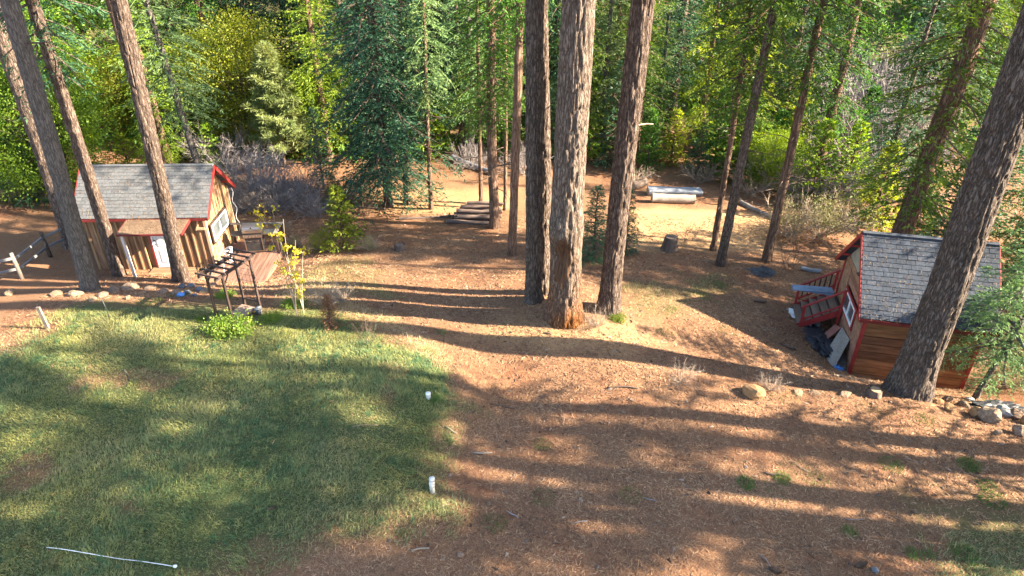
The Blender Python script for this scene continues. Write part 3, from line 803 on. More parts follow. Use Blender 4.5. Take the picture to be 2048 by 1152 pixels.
def pine_crown(seed, H, Rm, nbr, tuft=70, leaf=(0.24, 0.02), low=0.6, rad=0.12, inner=4, el=(45, 5)):
    """long-needled pine: brushes of needles along the outer part of each limb"""
    rs = np.random.default_rng(seed)
    P, D, limbs = [], [], []
    for b in range(nbr):
        t = (b + rs.random()) / nbr
        L = Rm * ((1 - t) ** 0.75 * min(1, low + 2.2 * t) + 0.06) * rs.uniform(0.7, 1.12)
        az = b * 2.39996 + rs.normal(0, 0.3)
        e = R(el[1] + (el[0] - el[1]) * t + rs.normal(0, 8))
        f = np.array([math.cos(az) * math.cos(e), math.sin(az) * math.cos(e), math.sin(e)])
        ss = np.linspace(0, 1, 5)
        pts = f[None] * (L * ss)[:, None] + np.array([0, 0, 1.0]) * (H * t + 0.15 * L * ss ** 2)[:, None]
        limbs.append(tube_arrays(pts, (0.01 + 0.012 * L) * (1 - 0.8 * ss) + 0.003, 3, False))
        side = unit(np.cross(f, np.array([0, 0, 1.0])))
        for q in range(inner + 1):
            s = 1 - 0.62 * q / max(1, inner)
            base = f * L * s + np.array([0, 0, H * t + 0.15 * L * s * s])
            ends = [(base, f)] if q == 0 else [(base, unit(f * 0.7 + side * sg * 0.8 + np.array([0, 0, 0.25]))) for sg in (-1, 1)]
            for p0, dr in ends:
                off = 0 if q == 0 else rs.uniform(0.12, 0.35) * L * (1.15 - s) * 1.6
                p0 = p0 + dr * off
                k = int(tuft * rs.uniform(0.7, 1.2))
                dd = unit(dr[None] * rs.uniform(0.0, 0.9, (k, 1)) + unit(rs.normal(0, 1, (k, 3))))
                P.append(p0[None] - dr[None] * rs.uniform(-0.02, rad * 2.4, (k, 1))); D.append(dd)
    P, D = np.concatenate(P), np.concatenate(D)
    sc = rs.uniform(0.7, 1.2, len(P))
    return leaf_tris(P, D, leaf[0] * sc, leaf[1] * sc, rs, 0.2), join(limbs)

def broadleaf(seed, H, Rm, clumps, per, leaf=(0.12, 0.075), shell=0.45, zc=0.5, squash=1.0, cr=0.28):
    """leafy crown: clumps of leaves on forking limbs, gaps between the clumps"""
    rs = np.random.default_rng(seed)
    P, D, limbs = [], [], []
    for c in range(clumps):
        d = unit(rs.normal(0, 1, 3)); q = shell + (1 - shell) * rs.random() ** 0.6
        ctr = np.array([d[0] * Rm * q, d[1] * Rm * q, H * zc + d[2] * H * 0.5 * q * squash])
        ss = np.linspace(0, 1, 4)
        st = np.array([0, 0, max(0.0, ctr[2] * 0.35)])
        pts = st[None] + (ctr - st)[None] * ss[:, None] + np.array([0, 0, 1.0]) * (0.12 * Rm * np.sin(ss * 3.1))[:, None]
        limbs.append(tube_arrays(pts, 0.006 + 0.012 * Rm * (1 - 0.85 * ss), 3, False))
        k = int(per * rs.uniform(0.6, 1.3))
        off = rs.normal(0, 1, (k, 3)) * np.array([1, 1, 0.6]) * Rm * cr * rs.uniform(0.6, 1.1)
        P.append(ctr[None] + off)
        D.append(unit(rs.normal(0, 1, (k, 3)) + np.array([0, 0, -0.25]) + off / (Rm * cr)))
    P, D = np.concatenate(P), np.concatenate(D)
    sc = rs.uniform(0.6, 1.3, len(P))
    return leaf_tris(P, D, leaf[0] * sc, leaf[1] * sc, rs, 0.35), join(limbs)

def twiggy(seed, H, stems, spread=0.6, forks=3, kids=4, r=0.012, upright=0.75):
    """leafless bush: stems that fork into thin twigs"""
    rs = np.random.default_rng(seed)
    out = []
    def grow(p, d, L, rad, lvl):
        n = 4
        pts = [p]; dd = d
        for _ in range(n):
            dd = unit(dd + rs.normal(0, 0.13, 3) + np.array([0, 0, 0.03]))
            pts.append(pts[-1] + dd * L / n)
        out.append(tube_arrays(np.array(pts), np.linspace(rad, rad * 0.45, n + 1), 3, False))
        if lvl > 0:
            for k in range(kids):
                i = rs.integers(1, n + 1)
                grow(pts[i], unit(dd + rs.normal(0, 0.55, 3)), L * rs.uniform(0.4, 0.65), rad * 0.55, lvl - 1)
    for s in range(stems):
        a = rs.uniform(0, 2 * np.pi)
        d = unit(np.array([math.cos(a) * spread, math.sin(a) * spread, upright]) + rs.normal(0, 0.12, 3))
        grow(np.array([math.cos(a) * 0.1 * H, math.sin(a) * 0.1 * H, -0.05]) * rs.random(), d, H * rs.uniform(0.45, 0.75), r * rs.uniform(0.7, 1.2), forks - 1)
    return join(out)

def crown_mesh(name, arrays, leafmat, barkmat):
    (lv, lt), (bv, bt) = arrays
    v, t = join([(lv, lt), (bv, bt)])
    return np_mesh(name, v, t, [leafmat, barkmat], np.r_[np.zeros(len(lt)), np.ones(len(bt))])

def with_mat(me, *names):
    """the same crown shape with other colours"""
    m = me.copy()
    m.materials.clear()
    for n in names: m.materials.append(MATS[n])
    return m

CR = {}
CR['fir_a'] = crown_mesh('crown', conifer(11, 15, 2.8, 190, (30, -22), 0.25, (0.16, 0.04), 0.20, 0.055), 'fir_needles', 'dark_bark')
CR['fir_b'] = crown_mesh('crown', conifer(12, 13, 2.3, 165, (30, -18), 0.22, (0.15, 0.036), 0.19, 0.055, gap=0.06), 'fir_needles', 'dark_bark')
CR['fir_dark'] = crown_mesh('crown', conifer(17, 17, 3.1, 300, (25, -28), 0.22, (0.17, 0.042), 0.19, 0.06, low=0.75), 'dark_fir_needles', 'dark_bark')
CR['cedar_a'] = crown_mesh('crown', conifer(13, 15, 2.7, 150, (35, -12), 0.45, (0.17, 0.05), 0.20, 0.055, 0.45, tip_up=0.18, hang=0.55, gap=0.05), 'cedar_sprays', 'cedar_bark')
CR['cedar_b'] = crown_mesh('crown', conifer(14, 13, 3.1, 120, (30, -15), 0.50, (0.18, 0.052), 0.20, 0.06, 0.48, tip_up=0.2, hang=0.6, gap=0.12), 'cedar_sprays', 'cedar_bark')
CR['cedar_c'] = crown_mesh('crown', conifer(15, 11, 2.3, 95, (25, -18), 0.50, (0.17, 0.05), 0.19, 0.055, 0.48, tip_up=0.2, hang=0.6, gap=0.2), 'cedar_sprays', 'cedar_bark')
CR['cedar_lime'] = with_mat(CR['cedar_b'], 'lime_sprays', 'cedar_bark')
CR['cedar_lime_a'] = with_mat(CR['cedar_a'], 'lime_sprays', 'cedar_bark')
CR['fir_pale'] = with_mat(CR['fir_b'], 'pale_fir_needles', 'grey_bark')
CR['leafy_a'] = crown_mesh('crown', broadleaf(21, 7, 2.6, 75, 420, (0.13, 0.075)), 'oak_leaves', 'dark_bark')
CR['leafy_b'] = crown_mesh('crown', broadleaf(22, 5, 2.2, 60, 400, (0.13, 0.075)), 'oak_leaves', 'dark_bark')
CR['tall_pine'] = crown_mesh('crown', pine_crown(23, 15, 3.4, 70, 34, (0.5, 0.05), 0.6, 0.25, 3), 'pine_needles', 'pine_bark')
CR['open_pine'] = crown_mesh('crown', pine_crown(28, 15, 3.6, 46, 26, (0.55, 0.06), 0.6, 0.3, 3), 'pine_needles', 'pine_bark')
CR['open_cedar'] = crown_mesh('crown', conifer(29, 14, 3.0, 70, (25, -18), 0.50, (0.22, 0.07), 0.26, 0.08, 0.42, tip_up=0.2, hang=0.6, gap=0.35), 'cedar_sprays', 'cedar_bark')
CR['young_fir'] = crown_mesh('crown', conifer(24, 2.6, 0.85, 90, (40, -5), 0.15, (0.10, 0.022), 0.09, 0.035, low=0.75), 'fir_needles', 'dark_bark')
CR['young_cedar'] = crown_mesh('crown', conifer(25, 2.2, 0.95, 60, (55, 10), 0.12, (0.12, 0.045), 0.10, 0.045, 0.5, low=0.8, hang=0.2), 'lime_sprays', 'cedar_bark')
CR['near_fir'] = crown_mesh('crown', conifer(26, 5.6, 2.0, 130, (25, -14), 0.18, (0.11, 0.022), 0.10, 0.034, 0.42, gap=0.1), 'pale_fir_needles', 'grey_bark')
CR['young_pine'] = crown_mesh('crown', pine_crown(27, 4.6, 1.25, 78, 80, (0.23, 0.028), 0.75, 0.12, 4, (60, 15)), 'pine_needles', 'pine_bark')
TW = {}
TW['grey_a'] = np_mesh('twigs', *twiggy(31, 2.2, 22, 0.7, 3, 6, 0.020), 'twig_grey')
TW['grey_b'] = np_mesh('twigs', *twiggy(32, 1.6, 26, 0.9, 3, 6, 0.017), 'twig_grey')
TW['tan'] = np_mesh('twigs', *twiggy(33, 1.7, 26, 0.8, 3, 5, 0.013), 'twig_tan')
TW['brown'] = np_mesh('twigs', *twiggy(34, 2.0, 10, 0.35, 3, 4, 0.012, 1.0), 'twig_brown')
TR = {}
TR['cedar'] = np_mesh('trunk', *trunk_arrays((0, 0, 20), .30, .03, .4, 12, 20, 1, 0.03), 'cedar_bark', smooth=True)
TR['fir'] = np_mesh('trunk', *trunk_arrays((0, 0, 20), .26, .02, .35, 12, 20, 2, 0.025), 'dark_bark', smooth=True)
TR['grey'] = np_mesh('trunk', *trunk_arrays((0, 0, 20), .22, .02, .3, 10, 20, 3, 0.015), 'grey_bark', smooth=True)
TR['leafy'] = np_mesh('trunk', *trunk_arrays((0, 0, 5), .12, .03, .4, 10, 12, 4, 0.01), 'dark_bark', smooth=True)

def big_tree(name, base, top_px, width, height, bark, label, crown=None, cz=None, cs=1.0, crot=0.0, group=None, flare=0.3, nseg=64, nring=200, relief=0.035, fine_to=13.0, bulge=None, taper=0.35, seed=1, cat='tree', stubs=0):
    """a trunk that stands at base and passes the surveyed upper point, measured in its own plane"""
    base = np.asarray(base, float)
    q = on_y(top_px[0], top_px[1], base[1])
    lean = (q[0] - base[0]) / max(0.5, q[2] - base[2])
    o = empty(name, base, 0, label, cat, group)
    r0 = width / 2
    v, t = trunk_arrays((lean * height, 0, height), r0, r0 * taper, flare, nseg, nring, seed, relief, bulge, fine_to)
    tr = link('trunk', np_mesh('trunk', v, t, bark, smooth=True), o)
    if bulge:                                                # bare wood of the old wound, a few millimetres proud of the bark
        zb, wb, amp, ang = bulge
        c_ = v[t].mean(1); cx = lean * c_[:, 2]
        th_ = np.arctan2(c_[:, 1], c_[:, 0] - cx)
        da = np.abs((th_ - ang + np.pi) % (2 * np.pi) - np.pi)
        k_ = (da / 0.62) ** 2 + ((c_[:, 2] - zb + 1.0) / 0.78) ** 2 + 0.35 * vnoise(th_ * 4, c_[:, 2] * 3, 0, 8) < 1
        vv = v.copy()
        rad_ = vv[:, :2] - np.stack([lean * vv[:, 2], 0 * vv[:, 2]], -1)
        vv[:, :2] += rad_ / (np.linalg.norm(rad_, axis=1, keepdims=True) + 1e-9) * 0.006
        used_, inv_ = np.unique(t[k_].ravel(), return_inverse=True)
        link('old_wound', np_mesh('old_wound', vv[used_], inv_.reshape(-1, 3), 'wound_wood', smooth=True), o)
    rs = np.random.default_rng(seed + 500)
    for s in range(stubs):                                   # broken dead limbs
        z = rs.uniform(6, 12); a = rs.uniform(0, 6.28); L = rs.uniform(0.3, 1.3)
        p0 = np.array([lean * z, 0, z])
        ss = np.linspace(0, 1, 4)
        pts = p0[None] + np.outer(ss * L + r0 * 0.6, [math.cos(a), math.sin(a), 0.05]) + np.outer(ss ** 2, [0, 0, rs.uniform(-0.25, 0.2) * L])
        tube('dead_branch', o, 'twig_tan' if s % 2 else 'dark_bark', pts, 0.03 * (1 - 0.7 * ss) + 0.006, 5)
    if crown:
        cz = cz if cz is not None else height * 0.5
        link('crown', CR[crown], o, (lean * cz, 0, cz), (0, math.atan(lean), crot), cs)
    return o

def slim_tree(name, base, top_px, width, height, bark, label, crown, cz, cs=1.0, crot=0.0, dead=10, seed=1, zr=(2.0, 9.0), taper=0.25, group=None):
    """mid-distance tree with dead lower branches and a crown that starts high up"""
    o = big_tree(name, base, top_px, width, height, bark, label, crown, cz, cs, crot, group, 0.25, 14, 60, 0.02, None, None, taper, seed)
    q = on_y(top_px[0], top_px[1], base[1]); lean = (q[0] - base[0]) / max(0.5, q[2] - base[2])
    rs = np.random.default_rng(seed)
    for k in range(dead):
        z = rs.uniform(*zr); a = rs.uniform(0, 6.28); L = rs.uniform(0.5, 1.7)
        ss = np.linspace(0, 1, 6)
        pts = np.array([lean * z, 0, z])[None] + np.outer(ss * L, [math.cos(a), math.sin(a), 0.08]) + np.outer(ss ** 2, [0, 0, rs.uniform(-0.45, 0.05) * L]) + np.outer(np.sin(ss * 5 + k), [0.05, 0.05, 0.02])
        parts = [tube_arrays(pts, 0.020 * (1 - 0.8 * ss) + 0.003, 4)]
        for _ in range(3):
            i = rs.integers(1, 5); d2 = np.array([math.cos(a + rs.normal(0, .8)), math.sin(a + rs.normal(0, .8)), rs.normal(-.1, .25)])
            parts.append(tube_arrays(pts[i][None] + np.outer(np.linspace(0, 1, 3) * L * 0.4, d2), [0.008, 0.005, 0.002], 3))
        link('dead_branch', np_mesh('dead_branch', *join(parts), 'twig_brown'), o)
    return o

# big pines in the middle of the clearing
pj = G(1127, 636)
big_tree('pine_tree', pj, (1166, 0), 0.92, 34, 'pine_bark_wound', 'thickest pine of the middle three, with a swollen old wound and orange stained base', 'tall_pine', 19, 1.1, 0.3, None, 0.42, 108, 240, 0.045, 13.5, (3.2, 0.42, 0.26, R(-115)), 0.42, 3, stubs=3)
pi = G(1068, 600)
big_tree('pine_tree', pi, (1068, 0), 0.52, 31, 'pine_bark_lichen', 'straight slender pine beside the wounded pine, yellow lichen on its bark', 'tall_pine', 18, 0.9, 1.2, None, 0.32, 72, 220, 0.035, 13.5, None, 0.45, 5, stubs=4)
pi2 = pi + np.array([0.34, 0.6, 0]); pi2[2] = h1(pi2[0], pi2[1])
big_tree('pine_tree', pi2, (1086, 0), 0.42, 29, 'dark_bark', 'dark pine trunk half hidden close behind the lichen flecked pine', 'tall_pine', 18, 0.8, 2.2, None, 0.2, 48, 160, 0.03, 13.5, None, 0.45, 6)
pk = G(1216, 620)
big_tree('pine_tree', pk, (1288, 0), 0.64, 33, 'pine_bark', 'leaning reddish pine beside the wounded pine, a bare twig at its foot', 'tall_pine', 19, 1.0, 3.0, None, 0.36, 88, 220, 0.04, 13.5, None, 0.5, 7, stubs=3)
# the pine in front of the red-trimmed cabin
pp_ = G(1815, 786)
big_tree('pine_tree', pp_, (2052, 110), 0.95, 34, 'pine_bark_lichen', 'massive leaning pine standing in front of the red trimmed plank cabin', 'tall_pine', 20, 1.15, 4.0, None, 0.42, 108, 240, 0.045, 12.5, None, 0.45, 8)
# pines round the board and batten cabin
pa = G(182, 580)
big_tree('pine_tree', pa, (25, 20), 0.52, 30, 'grey_bark', 'grey barked pine rising from the stone row beside the cut rocks', 'tall_pine', 19, 0.9, 5.0, None, 0.3, 56, 200, 0.02, 13, None, 0.6, 9, stubs=2)
pb = on_z(150, 492, -1.6); pb[2] = h1(pb[0], pb[1])
big_tree('pine_tree', pb, (5, 80), 0.70, 30, 'dark_bark', 'dark thick pine standing in shade behind the grey barked pine', 'tall_pine', 19, 0.9, 0.5, None, 0.3, 48, 140, 0.03, 14, None, 0.5, 10)
pc = np.array([-15.25, 23.0, 0]); pc[2] = h1(pc[0], pc[1])
big_tree('pine_tree', pc, (72, 30), 0.43, 29, 'pine_bark', 'brown pine against the dim end of the board and batten cabin', 'fir_b', 7.6, (1.0, 1.0, 1.3), 1.5, None, 0.2, 48, 180, 0.028, 14, None, 0.5, 11)
pd = np.array([-12.45, 22.2, 0]); pd[2] = h1(pd[0], pd[1])
big_tree('pine_tree', pd, (236, 0), 0.51, 30, 'pine_bark', 'sunlit pine growing directly in front of the porch with the white door', 'tall_pine', 19, 0.9, 2.5, None, 0.3, 72, 220, 0.035, 14, None, 0.5, 12)
p2 = np.array([-15.6, 28.8, 0]); p2[2] = h1(p2[0], p2[1])
big_tree('pine_tree', p2, (222, 0), 0.5, 28, 'cedar_bark', 'reddish trunk showing just behind the porch pine above the cabin roof', 'tall_pine', 18, 0.8, 3.5, None, 0.2, 36, 100, 0.03, 14, None, 0.5, 13)
pe = np.array([-14.6, 30.5, 0]); pe[2] = h1(pe[0], pe[1])
slim_tree('fir_tree', pe, (292, 0), 0.34, 22, 'grey_bark', 'slim pale ringed fir trunk rising behind the shingled cabin ridge', 'fir_pale', 4.4, (1.15, 1.15, 1.2), 0.0, 6, 14, (3, 5))
# mid-distance trees around the log pile and the clearing
def mid(u, v, *a, **k):
    return slim_tree(a[0], G(u, v), *a[1:], **k)
mid(778, 412, 'fir_tree', (738, 0), 0.42, 20, 'dark_bark', 'large dense blue green fir with the broadest dark crown', 'fir_dark', 1.5, (1.18, 1.18, 1.05), dead=6, seed=20, zr=(0.8, 3))
mid(812, 408, 'fir_tree', (800, 0), 0.24, 15, 'dark_bark', 'thin fir stem just beside the big blue green fir', 'fir_b', 4.2, (0.7, 0.7, 0.8), dead=8, seed=21, zr=(1, 5))
mid(862, 418, 'fir_tree', (848, 0), 0.22, 18, 'cedar_bark', 'thin bare stemmed fir between the big fir and the log pile', 'fir_pale', 5.2, (0.7, 0.7, 0.9), dead=10, seed=22, zr=(1, 6))
mid(989, 455, 'cedar_tree', (984, 0), 0.46, 20, 'cedar_bark', 'reddish cedar trunk standing against the end of the log pile', 'cedar_a', 5.0, (0.85, 0.85, 0.95), dead=16, seed=23, zr=(1.5, 6.5))
mid(962, 408, 'cedar_tree', (952, 0), 0.20, 16, 'cedar_bark', 'thin cedar stem rising behind the log pile', 'cedar_c', 4.0, 0.8, dead=10, seed=24, zr=(1, 5))
mid(1010, 420, 'cedar_tree', (1012, 60), 0.17, 13, 'cedar_bark', 'very thin cedar pole just past the end of the log pile', 'cedar_c', 5.0, 0.6, dead=6, seed=25, zr=(1, 5))
mid(1024, 510, 'cedar_tree', (1041, 0), 0.34, 21, 'cedar_bark', 'bare brown cedar trunk between the log pile and the lichen pine', 'cedar_b', 9.0, (0.8, 0.8, 0.9), dead=7, seed=26, zr=(2.5, 8), taper=0.5)
mid(1426, 500, 'cedar_tree', (1505, 0), 0.25, 19, 'cedar_bark', 'slim cedar leaning beside its thicker twin past the dark stump', 'cedar_a', 6.0, (0.85, 0.85, 0.9), dead=16, seed=27, zr=(2, 7.5), taper=0.4)
mid(1440, 530, 'cedar_tree', (1550, 0), 0.36, 22, 'dark_bark', 'thicker dark trunk of the twin trees past the dark stump', 'cedar_b', 9.0, (0.8, 0.8, 0.9), dead=9, seed=28, zr=(4, 9), taper=0.5)
mid(1532, 522, 'cedar_tree', (1640, 40), 0.36, 20, 'cedar_bark', 'dark cedar with a forked low branch beside the tan brush', 'cedar_a', 7.2, (0.95, 0.95, 0.9), dead=18, seed=29, zr=(2, 8), taper=0.4)
po = np.array([15.0, 23.7, 0]); po[2] = h1(po[0], po[1])
slim_tree('cedar_tree', po, (1966, 0), 0.74, 24, 'cedar_bark', 'thick cedar rising behind the red trimmed cabin roof', 'cedar_a', 3.8, (1.15, 1.15, 1.2), dead=6, seed=30, zr=(2, 6), taper=0.5)

# young trees one can tell apart
def young(name, u, v, crown, h0, cs, label, tr_r=0.05, tr_h=3.0, bark='dark_bark', lean=(0, 0), seed=1, pos=None, rot=0.0, cat='tree'):
    b = G(u, v) if pos is None else np.array([pos[0], pos[1], h1(pos[0], pos[1])])
    o = empty(name, b, rot, label, cat)
    vv, tt = trunk_arrays((lean[0], lean[1], tr_h), tr_r, tr_r * 0.2, 0.3, 8, 14, seed, 0.0, wob=0.03)
    link('trunk', np_mesh('trunk', vv, tt, bark, smooth=True), o)
    k = h0 / tr_h
    link('crown', CR[crown], o, (lean[0] * k, lean[1] * k, h0), None, cs)
    return o
young('young_pine', 570, 352, 'young_pine', 1.0, (1.65, 1.65, 1.2), 'young pale green long needled pine in sun behind the deck', 0.09, 6.3, 'pine_bark', seed=41, pos=(-12.8, 36.6))
young('young_fir', 648, 378, 'young_fir', 0.75, (1.2, 1.2, 1.35), 'small dark pointed fir between the young pine and the big fir', 0.06, 4.0, seed=42)
young('young_cedar', 688, 498, 'young_cedar', 0.25, 1.15, 'small bright lime green cedar near the deck railing', 0.04, 2.0, 'cedar_bark', seed=43)
young('young_fir', 672, 420, 'young_fir', 0.3, (0.8, 0.8, 0.62), 'low dull green fir behind the lime green cedar', 0.04, 1.6, seed=44)
young('young_fir', 1186, 520, 'young_fir', 0.15, (1.3, 1.3, 1.15), 'bushy dark young fir between the wounded pine and the leaning pine', 0.05, 3.0, seed=45)
young('young_fir', 1250, 505, 'young_fir', 0.15, (0.95, 0.95, 1.0), 'young fir showing past the leaning pine beside the bright clearing', 0.05, 2.6, seed=46)
young('near_fir', 1948, 797, 'near_fir', 1.5, 1.1, 'pale green fir sapling reaching over the red trimmed cabin eave', 0.085, 6.2, 'grey_bark', (1.1, 0.3), 47)
young('young_fir', 1340, 400, 'young_fir', 0.2, (1.2, 1.2, 1.0), 'young green fir behind the bleached log', 0.05, 2.6, seed=48, pos=(10.2, 35.5))

# ------------------------------------------------------------------ the forest behind
def forest_tree(kind, x, y, s, rot, label, group):
    spec = {'cedar_a': ('cedar', 2.2), 'cedar_b': ('cedar', 1.6), 'cedar_c': ('cedar', 3.2), 'cedar_lime': ('cedar', 1.4), 'cedar_lime_a': ('cedar', 1.8), 'fir_a': ('fir', 2.4), 'fir_b': ('fir', 2.8), 'fir_dark': ('fir', 1.2),
            'fir_pale': ('grey', 2.2), 'leafy_a': ('leafy', 0.9), 'leafy_b': ('leafy', 0.6), 'tall_pine': ('cedar', 12.0), 'open_pine': ('cedar', 9.0), 'open_cedar': ('cedar', 3.5)}[kind]
    nm = {'cedar': 'cedar_tree', 'fir': 'fir_tree', 'grey': 'fir_tree', 'leafy': 'broadleaf_tree'}[spec[0]]
    if kind in ('tall_pine', 'open_pine'): nm = 'pine_tree'
    o = empty(nm, (x, y, h1(x, y) - 0.05), rot, label, 'tree', group)
    hs = {'leafy': 1.0}.get(spec[0], 1.0)
    crown_h = {'cedar_a': 15, 'cedar_b': 13, 'cedar_c': 11, 'cedar_lime': 13, 'cedar_lime_a': 15, 'fir_a': 15, 'fir_b': 13, 'fir_dark': 17, 'fir_pale': 13, 'leafy_a': 7, 'leafy_b': 5, 'tall_pine': 15, 'open_pine': 15, 'open_cedar': 14}[kind]
    th = 5.0 if spec[0] == 'leafy' else 20.0
    link('trunk', TR[spec[0]], o, None, None, (s, s, s * min(1.6, (spec[1] + crown_h * 0.97) / th) if spec[0] != 'leafy' else s))
    link('crown', CR[kind], o, (0, 0, spec[1] * s), None, s)
    return o

rf = random.Random(5)
KINDS_ROW = [['cedar_lime', 'leafy_b', 'cedar_c', 'fir_b', 'cedar_a', 'fir_pale'], ['cedar_a', 'cedar_lime_a', 'cedar_b', 'fir_a', 'fir_dark'], ['fir_a', 'cedar_a', 'cedar_lime_a', 'fir_dark', 'cedar_b'], ['fir_a', 'fir_dark', 'cedar_a', 'cedar_lime_a']] + [['fir_a', 'fir_dark', 'cedar_a', 'cedar_lime_a']] * 2
WORD = {'cedar_a': 'full green cedar', 'cedar_b': 'broad drooping cedar', 'cedar_c': 'thin gappy cedar', 'cedar_lime': 'broad lime green cedar', 'cedar_lime_a': 'tall lime green cedar', 'fir_a': 'tall green fir', 'fir_b': 'slim green fir',
        'fir_dark': 'dense dark fir', 'fir_pale': 'pale silvery fir', 'leafy_a': 'round leafy tree', 'leafy_b': 'low yellow green leafy tree'}
WHERE = [(-99, 'behind the board cabin'), (-11, 'behind the young pine and big fir'), (-3, 'behind the log pile'), (3.5, 'behind the three middle pines'), (11, 'behind the bleached log clearing'), (20, 'behind the red trimmed cabin')]
DEPTH = ['at the wood edge', 'inside the wood', 'deep in the wood', 'far up the slope', 'farther up the slope', 'on the highest slope']
for row, (Y, x0, x1, dx) in enumerate([(41, -30, 32, 3.9), (46, -36, 38, 3.9), (52, -41, 42, 4.2), (59, -48, 48, 4.8), (68, -54, 56, 5.4), (79, -62, 64, 6.4)]):
    x = x0
    while x < x1:
        px, py = x + rf.uniform(-1.2, 1.2), Y + rf.uniform(-2.0, 2.0)
        x += dx
        if row == 0 and -2.5 < px < 1.5 or (19.5 < px < 27.5 and py < 50): continue
        kind = rf.choice(KINDS_ROW[row])
        if row == 0 and px < -14 and rf.random() < 0.4: kind = rf.choice(['leafy_a', 'cedar_lime', 'leafy_b'])
        s = rf.uniform(0.8, 1.2) * (1.0 if row else 0.85)
        near = [w for lim, w in WHERE if px * 26 / py * 1.25 > lim][-1] if px > -99 else WHERE[0][1]
        forest_tree(kind, px, py, s, rf.uniform(0, 6.28), WORD[kind] + ' ' + DEPTH[row] + ' ' + near, 'trees of the wood ' + near)
# trees of the wood's edge that stand closer
for kind, x, y, s, lab in [('leafy_a', -21.5, 31, 0.95, 'yellow green leafy tree behind the dark shaded pine'), ('cedar_lime', -18.5, 35, 0.8, 'lime green cedar filling the gap past the reddish trunk'), ('leafy_a', -24.5, 34.5, 1.15, 'tall golden leafy tree at the edge of the wood beyond the rail fence'),
                           ('cedar_lime_a', -10.5, 37.5, 0.85, 'yellow green cedar past the slim pale fir trunk'), ('fir_a', -7.6, 38.5, 0.95, 'green fir right behind the young pale pine'), ('fir_pale', -2.4, 38.6, 1.0, 'bright pale fir glowing beside the big blue green fir'),
                           ('cedar_b', 3.8, 38.4, 0.9, 'sunlit cedar seen between the wounded pine and the leaning pine'), ('cedar_a', 7.2, 38.5, 0.9, 'full green cedar standing over the bleached log'), ('cedar_lime', 11.0, 39.0, 0.8, 'lime green cedar behind the twin leaning trunks'),
                           ('fir_b', 18.2, 31.5, 0.8, 'green fir in the shade between the thick cedar and the massive pine'), ('cedar_b', 21.5, 25.0, 0.8, 'broad dark cedar beyond the roof end of the red trimmed cabin'), ('leafy_b', 13.6, 34.0, 0.6, 'low leafy tree behind the grey brush'),
                           ('cedar_c', 16.8, 35.5, 1.0, 'thin cedar on the brushy slope'), ('fir_b', -27, 29, 0.8, 'green fir by the rail fence'), ('cedar_c', 20.0, 21.5, 0.9, 'cedar whose sprays hang beside the massive pine')]:
    forest_tree(kind, x, y, s, x * 1.7, lab, None)

